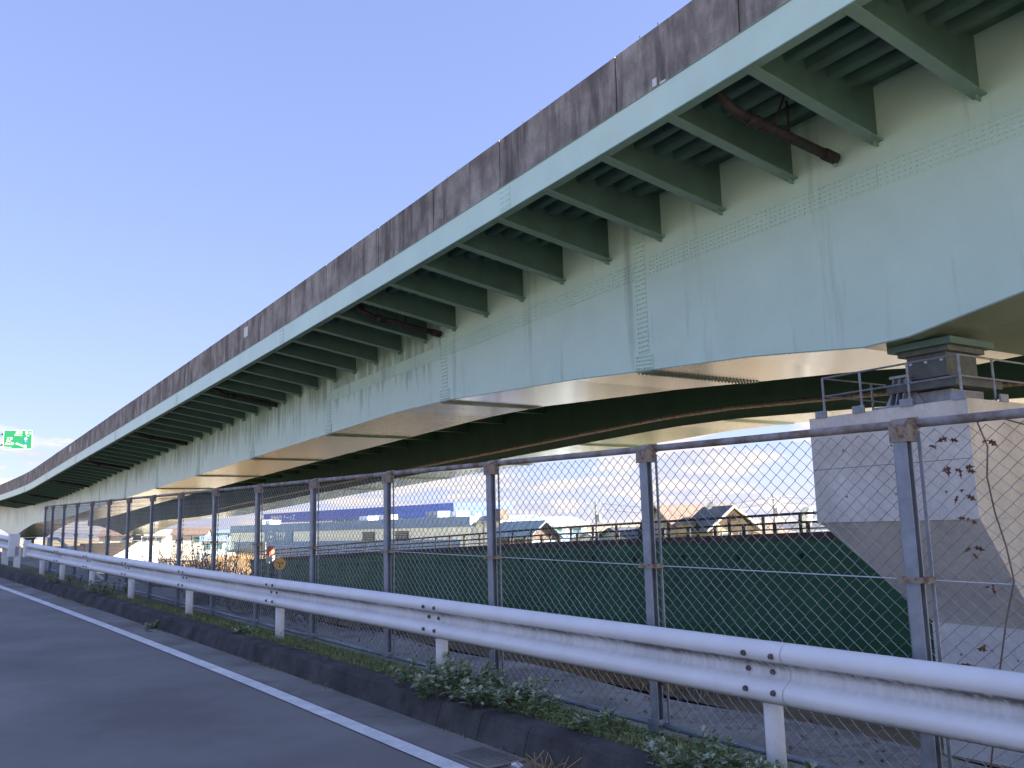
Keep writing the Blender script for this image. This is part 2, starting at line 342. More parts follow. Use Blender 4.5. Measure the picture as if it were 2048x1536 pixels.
# ------------------------------------------------------------------ bridge frame: s along the fascia, o across (away from the camera)
PB = [6.48584261, 15.6544248, 9.53653321, -0.584398429, -7.05195423e-04, 1.53685577e-05, -2.35563582e-07, -2.93209279e-02, 6.96346120e-05, -7.05278458e-07]
BS = np.arange(-60, 240.01, 0.25)
Sc = np.clip(BS, 0, 115)
HEAD = PB[3] + PB[4]*Sc + PB[5]*Sc**2/2 + PB[6]*Sc**3/6
dX, dY = np.sin(HEAD), np.cos(HEAD)
BX = np.concatenate([[0], np.cumsum((dX[1:]+dX[:-1])/2*0.25)]); BY = np.concatenate([[0], np.cumsum((dY[1:]+dY[:-1])/2*0.25)])
i0 = int(60/0.25); BX = BX - BX[i0] + PB[0]; BY = BY - BY[i0] + PB[1]
def zpoly(q): return PB[2] + PB[7]*q + PB[8]*q**2 + PB[9]*q**3
BZ = np.where(BS < 0, PB[2] + PB[7]*BS, zpoly(np.clip(BS, 0, 112)))
BZ = np.where(BS > 112, zpoly(112.0) + (-0.04)*8*(1-np.exp(-(BS-112)/8.0)), BZ)
def BP(s, o, dz):
    h = np.interp(s, BS, HEAD)
    return (float(np.interp(s, BS, BX) + math.cos(h)*o), float(np.interp(s, BS, BY) - math.sin(h)*o), float(np.interp(s, BS, BZ) + dz))
def BPz(s, o, z):
    p = BP(s, o, 0); return (p[0], p[1], z)
def tang(s):
    h = float(np.interp(s, BS, HEAD)); return Vector((math.sin(h), math.cos(h), 0)), Vector((math.cos(h), -math.sin(h), 0))
HD = [0, .6, 3.1, 4.1, 7.8, 11.7, 16.4, 20.2, 24.4, 33, 40, 400]; HZ = [-5.48, -5.48, -5.13, -5.00, -4.65, -4.26, -3.9, -3.60, -3.44, -3.36, -3.42, -3.42]
P1S, P2S = 2.7, 164.0
def wb(s):
    return float(min(np.interp(abs(s-P1S), HD, HZ), np.interp(abs(s-P2S), HD, HZ)))
DS = 2.47705446; LW = 4.42; W2 = 9.15; F1, F2 = 21.7, 26.4; FE = 30.82
DK = 0.70
bridge = thing('bridge', BPz(P1S, 6.8, 4.0), 'long pale green steel box girder bridge with dark stained concrete parapet', 'bridge')
def sweep(name, mat, s0, s1, prof, step=1.0, parent=bridge, smooth=False, extra=None, kind=None):
    mb = MB(); ss = frange(s0, s1, max(0.05, min(step, s1-s0)))
    mb.loft([[BP(q, o, dz) for o, dz in prof(q)] for q in ss])
    if extra: extra(mb)
    return mb.build(name, mat, parent, smooth, kind=kind)
def rect(o0, o1, z0, z1): return lambda q: [(o0, z0), (o1, z0), (o1, z1), (o0, z1)]
# parapet panels
J = [-18.0, -13.5, -9.4, -5.3, -1.5, 2.62, 6.69, 12.11, 16.25, 20.51, 25.58, 29.81, 33.96, 39.17, 43.44, 47.98]
while J[-1] < 200: J.append(J[-1] + (4.6 if len(J) % 3 else 5.2))
for a, b in zip(J[:-1], J[1:]):
    dn = random.uniform(-0.006, 0.006); dzp = random.uniform(-0.008, 0.008)
    p = sweep('parapet_panel', 'parapet', a+0.022, b-0.022, lambda q: [(0.03+dn, 0.80), (0.05+dn, 1.3), (0.05+dn, 2.355+dzp), (0.075+dn, 2.38+dzp), (0.33, 2.38+dzp), (0.36, 2.36), (0.40, 0.80)], 0.6)
    if a < 60:
        for k in (0.22, 0.38):                      # anchor studs left on the coping
            mbs = MB(); q = b-(b-a)*k; mbs.tube([BP(q, 0.12, 2.36), BP(q+0.01, 0.11, 2.47)], 0.014, 5); mbs.build('anchor_stud', 'bolt', p)
sweep('parapet_joint', 'joint', J[0], J[-1], rect(0.09, 0.30, 0.82, 2.30), 1.0)
for q, dz, sw, sh in ((36.1, 1.77, 0.30, 0.26), (89.3, 1.78, 0.30, 0.26), (5.28, 0.97, 0.07, 0.10), (5.0, 0.84, 0.1, 0.05)):
    t, n_ = tang(q); mb = MB(); c = Vector(BP(q, 0.03, dz)); mb.obox(c, t*sw, n_*0.02, Vector((0, 0, sh))); mb.build('sign_plate', 'plate', bridge)
# fascia girder in shop lengths, its bottom flange, and bolted splices
FSP = [-26.0, -7.1, 11.8, 30.75, 49.7, 68.2, 86.0, 103.5, 120.5, 138, 156, 175, 200]
bolt_mesh_pts = [(math.cos(k*math.pi/3), math.sin(k*math.pi/3)) for k in range(6)]
def bolts(mb, centres, nrm, ax, r=0.02, h=0.02):
    nrm, ax = Vector(nrm), Vector(ax); up = nrm.cross(ax)
    for c in centres:
        c = Vector(c)
        lo = [c + (ax*x + up*y)*r for x, y in bolt_mesh_pts]; hi = [c + nrm*h + (ax*x + up*y)*r*0.8 for x, y in bolt_mesh_pts]
        mb.add(lo+hi, [(i, (i+1) % 6, 6+(i+1) % 6, 6+i) for i in range(6)] + [tuple(range(6, 12))])
for a, b in zip(FSP[:-1], FSP[1:]):
    fb = sweep('fascia_beam', 'green', a+0.004, b-0.004, rect(0.0, 0.02, 0.0, 0.795), 1.0)
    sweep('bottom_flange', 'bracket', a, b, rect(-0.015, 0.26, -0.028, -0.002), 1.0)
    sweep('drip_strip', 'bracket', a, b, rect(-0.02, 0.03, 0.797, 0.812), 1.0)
    if b < 130:
        mb = MB(); mb.loft([[BP(q, o, dz) for o, dz in ((-0.016, 0.07), (-0.001, 0.07), (-0.001, 0.73), (-0.016, 0.73))] for q in (b-0.27, b+0.27)])
        sp = mb.build('splice_plate', 'green', bridge); mb = MB(); t, n_ = tang(b)
        bolts(mb, [BP(b+u, -0.016, 0.14+0.165*k) for k in range(4) for u in (-0.2, -0.09, 0.09, 0.2)], -n_, t, 0.026)
        mb.build('bolt_rows', 'green', sp, kind='stuff')
# deck plate and trough ribs
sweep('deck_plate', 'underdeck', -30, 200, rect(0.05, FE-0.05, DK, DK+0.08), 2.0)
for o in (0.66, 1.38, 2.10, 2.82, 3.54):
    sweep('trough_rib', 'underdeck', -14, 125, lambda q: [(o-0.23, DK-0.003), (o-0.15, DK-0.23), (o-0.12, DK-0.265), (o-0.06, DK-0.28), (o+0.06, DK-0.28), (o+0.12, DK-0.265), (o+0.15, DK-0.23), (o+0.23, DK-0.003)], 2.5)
# cantilever brackets
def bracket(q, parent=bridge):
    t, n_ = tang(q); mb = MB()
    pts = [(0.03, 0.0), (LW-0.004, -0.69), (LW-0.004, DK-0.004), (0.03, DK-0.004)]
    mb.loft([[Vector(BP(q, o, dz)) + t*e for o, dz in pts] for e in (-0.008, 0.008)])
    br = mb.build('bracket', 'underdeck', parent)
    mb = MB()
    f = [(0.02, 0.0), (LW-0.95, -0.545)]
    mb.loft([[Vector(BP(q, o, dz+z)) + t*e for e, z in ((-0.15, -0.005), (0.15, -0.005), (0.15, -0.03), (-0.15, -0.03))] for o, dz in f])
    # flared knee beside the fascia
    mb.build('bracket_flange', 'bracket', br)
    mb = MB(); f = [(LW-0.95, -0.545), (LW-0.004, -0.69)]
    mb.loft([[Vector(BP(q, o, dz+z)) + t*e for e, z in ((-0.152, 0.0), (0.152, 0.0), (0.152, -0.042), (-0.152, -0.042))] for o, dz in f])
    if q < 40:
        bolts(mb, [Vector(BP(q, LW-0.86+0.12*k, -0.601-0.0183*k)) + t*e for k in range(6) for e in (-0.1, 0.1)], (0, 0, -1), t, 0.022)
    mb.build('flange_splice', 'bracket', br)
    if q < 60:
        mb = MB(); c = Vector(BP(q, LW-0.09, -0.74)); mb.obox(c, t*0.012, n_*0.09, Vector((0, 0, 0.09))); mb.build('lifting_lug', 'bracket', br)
    return br
for i in range(-3, 66): bracket(i*DS)
# near box girder: web panels between bolted joints
VJ = [10.94 + 12.35*k for k in range(-3, 16)]
def webpanel(name, a, b, o, mat, th=0.02):
    mb = MB(); ss = frange(a+0.003, b-0.003, 0.6)
    mb.loft([[BP(q, oo, dz) for oo, dz in ((o, wb(q)), (o+th, wb(q)), (o+th, DK-0.003), (o, DK-0.003))] for q in ss], at=[1, 1, 0, 0]*len(ss))
    return mb.build(name, mat, bridge, attr='down')
def soffit(a, b, o0, o1):
    s_ = sweep('soffit_plate', 'soffit', a+0.003, b-0.003, lambda q: [(o0-0.09, wb(q)-0.035), (o1+0.09, wb(q)-0.035), (o1+0.09, wb(q)-0.002), (o0-0.09, wb(q)-0.002)], 0.6)
    return s_
for a, b in zip(VJ[:-1], VJ[1:]):
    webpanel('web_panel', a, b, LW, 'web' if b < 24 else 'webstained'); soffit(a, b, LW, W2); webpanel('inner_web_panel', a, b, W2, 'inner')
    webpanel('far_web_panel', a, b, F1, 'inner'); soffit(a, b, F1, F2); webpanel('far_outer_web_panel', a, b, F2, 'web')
for b in VJ[1:11]:
    if b < -2: continue
    t, n_ = tang(b); wbz = wb(b)
    mb = MB(); mb.loft([[BP(q, o, dz) for o, dz in ((LW-0.016, wbz+0.52), (LW-0.001, wbz+0.52), (LW-0.001, -0.20), (LW-0.016, -0.20))] for q in (b-0.24, b+0.24)])
    sp = mb.build('splice_plate', 'web', bridge); mb = MB()
    rows = int((-0.28-(wbz+0.60))/0.15)
    bolts(mb, [BP(b+u, LW-0.016, wbz+0.60+0.15*k) for k in range(rows) for u in (-0.18, -0.06, 0.06, 0.18)], -n_, t, 0.034, 0.034)
    mb.build('bolt_rows', 'web', sp, kind='stuff')
    mb = MB(); mb.loft([[BP(q, o, dz+wb(q)) for o, dz in ((LW-0.020, 0.02), (LW-0.001, 0.02), (LW-0.001, 0.50), (LW-0.020, 0.50))] for q in (b-0.40, b, b+0.40)])
    sp = mb.build('splice_plate', 'web', bridge); mb = MB()
    bolts(mb, [BP(b+u, LW-0.020, wb(b+u)+0.07+0.12*k) for k in range(4) for u in np.linspace(-0.34, 0.34, 7)], -n_, t, 0.034, 0.034)
    mb.build('bolt_rows', 'web', sp, kind='stuff')
    for oa, ob in ((LW-0.05, W2+0.05), (F1-0.05, F2+0.05)):
        mb = MB(); mb.loft([[BP(q, o, wb(q)+dz) for o, dz in ((oa, -0.052), (ob, -0.052), (ob, -0.036), (oa, -0.036))] for q in (b-0.36, b, b+0.36)])
        sp = mb.build('soffit_splice', 'soffit', bridge)
        if b < 75:
            mb = MB(); bolts(mb, [BP(b+u, o, wb(b+u)-0.052) for o in np.arange(oa+0.08, ob-0.05, 0.16) for u in np.linspace(-0.31, 0.31, 6)], (0, 0, -1), t, 0.028, 0.045)
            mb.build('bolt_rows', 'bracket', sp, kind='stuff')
# longitudinal bolted splice of the web, in plates
def lz(q): return float(np.interp(q, [-14, -0.79, 2.57, 8.98, 10.4, 24, 40], [-2.2, -1.90, -1.80, -1.70, -1.70, -1.72, -1.72]))
LJ = [-9.8, -3.8, 2.57, 8.98, 10.66, 11.22, 17.2, 22.98, 23.6, 29.6, 35.3]
for a, b in zip(LJ[:-1], LJ[1:]):
    if b-a < 0.7: continue
    mb = MB(); mb.loft([[BP(q, o, lz(q)+dz) for o, dz in ((LW-0.014, 0.0), (LW-0.001, 0.0), (LW-0.001, 0.56), (LW-0.014, 0.56))] for q in frange(a+0.01, b-0.01, 0.8)])
    sp = mb.build('splice_plate', 'web', bridge); mb = MB(); t, n_ = tang((a+b)/2)
    bolts(mb, [BP(q, LW-0.014, lz(q)+0.05+0.118*k) for q in np.arange(a+0.09, b-0.05, 0.155) for k in range(5)], -n_, t, 0.029, 0.030)
    mb.build('bolt_rows', 'web', sp, kind='stuff')
# floor beams between the two boxes, far fascia and far parapet
for k in range(-2, 60):
    q = k*DS*1.0
    if k % 2: continue
    mb = MB(); t, n_ = tang(q)
    mb.loft([[Vector(BP(q, o, dz)) + t*e for o, dz in ((W2+0.03, -0.9), (F1-0.004, -0.9), (F1-0.004, DK-0.004), (W2+0.03, DK-0.004))] for e in (-0.01, 0.01)])
    fbm = mb.build('floor_beam', 'inner', bridge)
    mb = MB(); mb.loft([[Vector(BP(q, o, -0.9+z)) + t*e for e, z in ((-0.15, -0.003), (0.15, -0.003), (0.15, -0.03), (-0.15, -0.03))] for o in (W2+0.03, F1-0.004)])
    mb.build('beam_flange', 'inner', fbm)
sweep('far_fascia_beam', 'green', -30, 200, rect(FE-0.02, FE, 0.0, 0.795), 2.0)
sweep('far_parapet', 'parapet', -30, 200, rect(FE-0.35, FE-0.05, 0.80, 2.38), 2.0)
sweep('service_pipe', 'rail', -10, 110, lambda q: [(F1-0.28+0.13*math.cos(a), wb(q)+0.55+0.13*math.sin(a)) for a in np.linspace(0, 2*math.pi, 9)[:-1]], 1.5, smooth=True)
# drain pipes under the cantilever
def drain(q):
    mb = MB(); pts = [BP(q, 0.45, DK-0.02), BP(q+0.0, 0.45, 0.42), BP(q-0.02, 0.55, 0.14), BP(q-0.06, 0.85, -0.10), BP(q-0.10, 1.2, -0.24), BP(q-0.12, 1.5, -0.30)]
    mb.tube(pts, 0.12, 12); dp = mb.build('drain_pipe', 'pipe', bridge, True)
    mb = MB(); mb.tube([BP(q-0.11, 1.40, -0.28), BP(q-0.14, 1.75, -0.34)], 0.155, 12); mb.build('pipe_collar', 'pipe', dp, True)
    mb = MB(); mb.tube([BP(q-0.13, 1.6, -0.31), BP(q-0.25, 3.9, -0.66)], 0.125, 12); mb.tube([BP(q-0.25, 3.9, -0.66), BP(q-0.27, 4.30, -0.72)], 0.15, 12); mb.build('pipe_run', 'pipe', dp, True)
    mb = MB(); mb.tube([BP(q-0.18, 2.2, -0.34), BP(q-0.5, 2.3, DK-0.27)], 0.03, 6); mb.tube([BP(q-0.2, 2.7, -0.42), BP(q-0.2, 2.7, DK-0.27)], 0.03, 6); mb.build('pipe_hanger', 'pipe', dp)
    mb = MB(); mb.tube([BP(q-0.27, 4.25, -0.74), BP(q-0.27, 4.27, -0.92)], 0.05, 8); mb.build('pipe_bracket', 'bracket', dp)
for k in range(8): drain((1.55 + 8.0*k)*DS)

# ------------------------------------------------------------------ piers
def pier(label, s0, s1, ztop, zend, col, zcol, o0, o1, first):
    pr = thing('bridge_pier', BPz((s0+s1)/2, (o0+o1)/2, -5.6), label, 'pier')
    c0, c1 = col; oi = o0+1.97; oe = o1-1.97
    mb = MB()
    A = lambda q, o, z: BPz(q, o, z)
    mb.hexa([A(s0, o0, zend), A(s1, o0, zend), A(s1, o1, zend), A(s0, o1, zend), A(s0, o0, ztop), A(s1, o0, ztop), A(s1, o1, ztop), A(s0, o1, ztop)])
    mb.build('cap_beam', 'concrete', pr)
    mb = MB(); mb.hexa([A(c0+0.004, oi, zcol), A(c1, oi, zcol), A(c1, oe, zcol), A(c0+0.004, oe, zcol), A(s0+0.004, o0+0.05, zend-0.003), A(s1-0.05, o0+0.05, zend-0.003), A(s1-0.05, o1, zend-0.003), A(s0+0.004, o1, zend-0.003)])
    mb.build('cap_flare', 'concrete', pr)
    mb = MB(); mb.hexa([A(c0, oi-0.03, -6.2), A(c1+0.03, oi-0.03, -6.2), A(c1+0.03, oe, -6.2), A(c0, oe, -6.2), A(c0, oi-0.03, zcol-0.003), A(c1+0.03, oi-0.03, zcol-0.003), A(c1+0.03, oe, zcol-0.003), A(c0, oe, zcol-0.003)])
    mb.build('column', 'concrete', pr)
    return pr
p1 = pier('pale concrete T-shaped pier with a railed top behind the chain link fence', 1.04, 5.10, 2.46, -0.10, (1.05, 3.52), -2.52, 4.5, 27.0, True)
for q, o, z in [(a, 4.5, b) for a in (1.7, 2.9, 4.2) for b in (0.5, 1.6)] + [(a, 6.44, b) for a in (1.6, 2.9) for b in (-3.2, -4.2)]:
    t, n_ = tang(q); c = Vector(BPz(q, o, z)); mb = MB(); bolts(mb, [c], -n_, t, 0.03, 0.004); mb.build('form_tie_plug', 'coping', p1)
for z in (1.18,):
    mb = MB(); t, n_ = tang(3); mb.obox(BPz(3.07, 4.4985, z), t*2.0, n_*0.003, Vector((0, 0, 0.006))); mb.build('pour_joint', 'coping', p1)
# access railing round the pier top
def railing(parent):
    posts = [(4.72, 4.62), (3.66, 4.62), (2.42, 4.62), (1.20, 4.62), (1.20, 5.95), (1.20, 7.5), (1.20, 9.2), (4.72, 6.6)]
    mb = MB()
    for z in (3.44, 2.98):
        pts = [(4.72, 7.2), (4.72, 4.62), (1.20, 4.62), (1.20, 14.0)]
        for a, b in zip(pts[:-1], pts[1:]): mb.tube([BPz(a[0], a[1], z), BPz(b[0], b[1], z)], 0.024, 7)
    pr = mb.build('railing', 'steel', parent)
    for q, o in posts:
        mb = MB(); mb.tube([BPz(q, o, 2.40), BPz(q, o, 3.44)], 0.030, 7); mb.build('railing_post', 'steel', pr)
        mb = MB(); t, n_ = tang(q)
        if o < 5: mb.obox(BPz(q, 4.475, 2.53), t*0.16, n_*0.022, Vector((0, 0, 0.085)))
        else: mb.obox(BPz(1.015, o, 2.53), t*0.022, n_*0.16, Vector((0, 0, 0.085)))
        if o != 6.6: mb.build('base_plate', 'steel', pr)
railing(p1)
def bearing(q, o, z0, z1, label, group=None):
    b_ = thing('bridge_bearing', BPz(q, o, z0), label, 'bearing', group); t, n_ = tang(q); H = z1-z0
    def blk(nm, zs, ze, hs, ho, mat='bearing', ds=0, do=0):
        mb = MB(); mb.obox(BPz(q+ds, o+do, z0+(zs+ze)/2*H), t*hs, n_*ho, Vector((0, 0, (ze-zs)/2*H))); return mb.build(nm, mat, b_)
    blk('plinth', 0.0, 0.22, 0.55, 0.65, 'galv'); blk('lower_shoe', 0.24, 0.36, 0.85, 0.95, 'bearing'); blk('rubber_block', 0.36, 0.44, 0.5, 0.6, 'black')
    blk('upper_block', 0.44, 0.80, 0.48, 0.62, 'bearing'); blk('upper_plate', 0.80, 0.88, 0.62, 0.75, 'bearing'); blk('sole_plate', 0.88, 0.985, 0.78, 0.9, 'underdeck')
    for e in (-0.38, 0.0, 0.38):
        mb = MB(); mb.tube([BPz(q+e, o-0.61, z0+0.68*H), BPz(q+e, o-0.66, z0+0.68*H)], 0.035, 8); mb.build('bolt', 'plate', b_)
    return b_
bearing(2.25, 5.75, 2.465, BP(2.25, 0, wb(2.25)-0.035)[2], 'dark grey steel bearing between the railed pier and the green girder')
t, n_ = tang(2.9)
st = thing('seismic_stopper', BPz(2.85, 4.95, 2.465), 'pale grey ribbed steel stopper bracket beside the dark bearing on the pier', 'bracket')
mb = MB(); mb.obox(BPz(2.85, 4.95, 2.50), t*0.55, n_*0.28, Vector((0, 0, 0.035))); mb.build('base_plate', 'galv', st)
mb = MB(); mb.obox(BPz(2.85, 5.1, 2.88), t*0.20, n_*0.035, Vector((0, 0, 0.35))); mb.build('back_plate', 'galv', st)
for e in (-0.16, 0.0, 0.16):
    mb = MB(); mb.loft([[Vector(BPz(2.85, o, z)) + t*(e+dd) for o, z in ((4.72, 2.535), (5.06, 2.535), (5.06, 3.2), (4.98, 3.2))] for dd in (-0.015, 0.015)])
    mb.build('rib', 'galv', st)
for sgn in (-1, 1):
    mb = MB(); mb.loft([[Vector(BPz(2.85, 5.08, 0)) + t*(sgn*x) + n_*dd + Vector((0, 0, z)) for x, z in ((0.2, 2.535), (0.52, 2.535), (0.22, 3.0), (0.2, 3.0))] for dd in (-0.015, 0.015)])
    mb.build('side_gusset', 'galv', st)
mb = MB(); mb.obox(BPz(2.85, 5.05, 3.215), t*0.24, n_*0.12, Vector((0, 0, 0.03))); mb.build('cap_plate', 'galv', st)
# the far pier: a long wall under the far end of the span
p2 = thing('bridge_pier', BPz(P2S, 15, -5.6), 'long pale wall pier partly sunlit under the far end of the span', 'pier')
zt2 = BP(P2S, 0, wb(P2S))[2]-1.35
for oa, ob, dz in ((5.0, 14.9, -0.35), (15.0, 27.2, 0.0)):
    mb = MB(); mb.hexa([BPz(q, o, z) for z in (-6.2, zt2+dz) for q, o in ((P2S-2.2, oa), (P2S+2.0, oa), (P2S+2.0, ob), (P2S-2.2, ob))]); mb.build('wall_section', 'concrete', p2)
for o, lb in ((6.8, 'dark bearing on the far pier under the arched near girder'), (24.0, 'dark bearing on the far pier under the arched girder beside the sunlit wall')):
    bearing(P2S, o, zt2+(0 if o > 10 else -0.35), BP(P2S, 0, wb(P2S)-0.035)[2], lb)

# ------------------------------------------------------------------ ramp with the deep green side wall, under the bridge
ramp_ = thing('ramp', BPz(22, 16.6, -5.5), 'low ramp under the bridge with deep green side wall and dark railing', 'ramp')
rt, rn = Vector((-0.55, 0.835, 0)).normalized(), Vector((0.835, 0.55, 0)).normalized()
R0 = Vector((11.7, 38.0, 0))
def rz(t_): return float(np.interp(t_, [-40, 0, 18, 40, 68, 90], [-0.2, -0.55, -0.94, -1.62, -2.57, -3.5]))
def RW(t_, off, z): p = R0 + rt*t_ + rn*off; return (p.x, p.y, z)
TT = frange(-30, 74, 2.0)
mb = MB(); mb.loft([[RW(q, a, z) for a, z in ((0.12, -5.9), (6.0, -5.9), (6.0, rz(q)-0.7), (0.12, rz(q)-0.7))] for q in TT]); mb.build('side_wall', 'deepgreen', ramp_)
mb = MB(); mb.loft([[RW(q, a, z) for a, z in ((0.0, rz(q)-0.86), (6.1, rz(q)-0.86), (6.1, rz(q)-0.32), (0.0, rz(q)-0.32))] for q in TT]); mb.build('edge_beam', 'deepgreen', ramp_)
mb = MB(); mb.loft([[RW(q, a, z) for a, z in ((-0.06, rz(q)-0.318), (6.2, rz(q)-0.318), (6.2, rz(q)), (-0.06, rz(q)))] for q in TT]); mb.build('coping', 'coping', ramp_)
for q in frange(-28, 70, 3.5):
    mb = MB(); mb.loft([[Vector(RW(q+dd, a, z)) for a, z in ((-0.02, rz(q)-0.862), (0.13, rz(q)-0.862), (0.13, rz(q)-1.25))] for dd in (-0.09, 0.09)]); mb.build('corbel', 'deepgreen', ramp_)
mb = MB()
for h, r_ in ((0.78, 0.055), (0.42, 0.045), (0.16, 0.03)):
    mb.loft([[RW(q, 0.25+a, rz(q)+h+z) for a, z in ((-r_, -r_), (r_, -r_), (r_, r_), (-r_, r_))] for q in TT])
rr = mb.build('railing', 'darkrail', ramp_)
for q in frange(-28, 72, 2.0):
    mb = MB(); mb.obox(RW(q, 0.25, rz(q)+0.36), rt*0.05, rn*0.05, Vector((0, 0, 0.36))); mb.build('railing_post', 'darkrail', rr)
for q in frange(-27, 30, 2.0):
    mb = MB(); mb.obox(RW(q+0.05, 5.2, rz(q)+0.26), rt*0.12, rn*0.05, Vector((0, 0, 0.26))); mb.build('rear_post', 'darkrail', rr)
hr = MB(); fr = thing('handrail', RW(0, -1.4, -5.5), 'thin dark green pipe handrail along the foot of the green wall', 'handrail')
for z in (-4.45, -4.85): hr.tube([RW(-26, -1.4, z), RW(24, -1.4, z)], 0.03, 6)
hr.build('rail', 'deepgreen', fr)
for q in frange(-26, 24, 2.5):
    mb = MB(); mb.tube([RW(q, -1.4, -5.55), RW(q, -1.4, -4.45)], 0.03, 6); mb.build('post', 'deepgreen', fr)

# ------------------------------------------------------------------ chain link fence
FN = 4.80
def fz(s): return -1.53 + 0.0175*s
fence = thing('chain_link_fence', RP(15, FN, zfence(15)), 'tall galvanised chain link fence with pipe top rail behind the guardrail', 'fence')
FS = [2.88 + 2.1*k for k in range(-3, 15)] + [33.7]
# one span of woven wire, shared by every full bay
def span_mesh(L):
    mb = MB(); n_ = max(1, round(L/0.0955)); p = L/n_; rows = 46; hz = 1.93/rows
    for i in range(n_):
        pts = []
        for k in range(rows+1):
            x = (i + (0.5 if k % 2 else 0.0) + 0.25)*p + (0.02*p if k % 2 else -0.02*p)
            pts.append((UX*x, UY*x, 0.03 + k*hz + 0.0175*x))
            # mirrored neighbour closes the diamond
        mb.tube(pts, 0.0030, 3, caps=False)
        pts2 = []
        for k in range(rows+1):
            x = (i + (-0.5 if k % 2 else 0.0) + 0.25)*p
            x = max(x, 0.0) + (0.0)
            pts2.append((UX*x - NX*0.004, UY*x - NY*0.004, 0.03 + k*hz + 0.0175*x))
        mb.tube(pts2, 0.0030, 3, caps=False)
    return mb
span = None
for a, b in zip(FS[:-1], FS[1:]):
    base = RP(a, FN, fz(a))
    if abs((b-a)-2.1) < 1e-6 and span is not None:
        o = bpy.data.objects.new('wire_mesh', span.data); COL.objects.link(o); o.parent = fence
    else:
        mb = span_mesh(b-a); o = mb.build('wire_mesh', 'wire', fence, base=(0, 0, 0))
        if span is None: span = o
    o['kind'] = 'stuff'; o.location = Vector(base) - Vector(fence['_base'])
U3, N3 = Vector((UX, UY, 0.0175)), Vector((NX, NY, 0))
for a, b in zip(FS[:-1], FS[1:]):
    mb = MB(); mb.tube([RP(a, FN, fz(a)+2.0), RP(b, FN, fz(b)+2.0)], 0.026, 9); mb.build('top_rail', 'rail', fence, True)
    mb = MB(); mb.tube([RP(a, FN-0.03, fz(a)), RP(b, FN-0.03, fz(b))], 0.022, 9); mb.build('bottom_rail', 'steel', fence, True)
    mb = MB(); mb.tube([RP(a, FN-0.01, fz(a)+1.13), RP(b, FN-0.01, fz(b)+1.13)], 0.0035, 4); mb.build('tension_wire', 'plate', fence)
proto = None
for s in FS:
    base = RP(s, FN, fz(s))
    if proto is None:
        proto = True; Z = Vector((0, 0, 1)); u_ = Vector((UX, UY, 0))
        def at0(du, dn, z): return u_*du + N3*dn + Vector((0, 0, z))
        mb = MB(); mb.obox(at0(0, -0.020, 0.93), u_*0.036, N3*0.005, Z*1.08); mb.obox(at0(0, -0.070, 0.93), u_*0.036, N3*0.005, Z*1.08); mb.obox(at0(0, -0.045, 0.93), u_*0.005, N3*0.0198, Z*1.08)
        post = mb.build('post', 'steel', fence, base=(0, 0, 0)); post.location = Vector(base)-Vector(fence['_base'])
        mb = MB()
        for d in (-0.075, 0.075): mb.obox(at0(d, -0.006, 0.98), u_*0.010, N3*0.004, Z*0.97)
        sbar = mb.build('stretcher_bars', 'steel', post, base=(0, 0, 0))
        mb = MB(); mb.obox(at0(0, -0.035, 1.945), u_*0.058, N3*0.05, Z*0.05); mb.tube([at0(-0.075, 0, 2.0), at0(0.075, 0, 2.0)], 0.036, 9)
        cap = mb.build('cap_collar', 'rust', post, base=(0, 0, 0))
        mb = MB(); mb.obox(at0(0, -0.04, 1.13), u_*0.09, N3*0.045, Z*0.016)
        clamp = mb.build('middle_clamp', 'rust', post, base=(0, 0, 0))
        mb = MB(); mb.obox(at0(0, -0.045, 0.0), u_*0.055, N3*0.045, Z*0.045)
        foot = mb.build('bottom_bracket', 'steel', post, base=(0, 0, 0))
        kids = [sbar, cap, clamp, foot]
    else:
        o = bpy.data.objects.new('post', post.data); COL.objects.link(o); o.parent = fence; o.location = Vector(base)-Vector(fence['_base'])
        for k in kids:
            c = bpy.data.objects.new(k.name.split('.')[0], k.data); COL.objects.link(c); c.parent = o

# ------------------------------------------------------------------ guardrail
def gtop(s): return zv(s) + 0.75 - 0.0035*s
GPROF = [(0.0, -0.002), (0.03, 0.0), (0.062, -0.016), (0.082, -0.045), (0.086, -0.075), (0.076, -0.100), (0.020, -0.135), (0.004, -0.155), (0.0, -0.176), (0.004, -0.197), (0.020, -0.217), (0.076, -0.252), (0.086, -0.277), (0.082, -0.307), (0.062, -0.336), (0.03, -0.352), (0.0, -0.35)]
GP = [-0.15, 3.66, 7.47, 11.46, 15.06, 18.2, 20.8, 23.06, 24.74]
guard = thing('guardrail', KP(12, 4.4, zv(12)), 'grimy white corrugated guardrail on short posts along the kerb', 'guardrail')
def beam(parent, a, b, name='beam', nb=4.36, top=gtop, mat='beam'):
    mb = MB(); ss = frange(a, b, 0.4); rings = []; at = []
    for q in ss:
        t0 = 0.0
        rings.append([KP(q, nb-d, top(q)+z) for d, z in GPROF] + [KP(q, nb-d+0.004, top(q)+z) for d, z in reversed(GPROF)])
        at += [-z/0.352 for d, z in GPROF] + [-z/0.352 for d, z in reversed(GPROF)]
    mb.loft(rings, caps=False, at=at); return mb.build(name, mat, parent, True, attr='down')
jn = [-4.0] + [p-0.20 for p in GP[1:-1]] + [25.6]
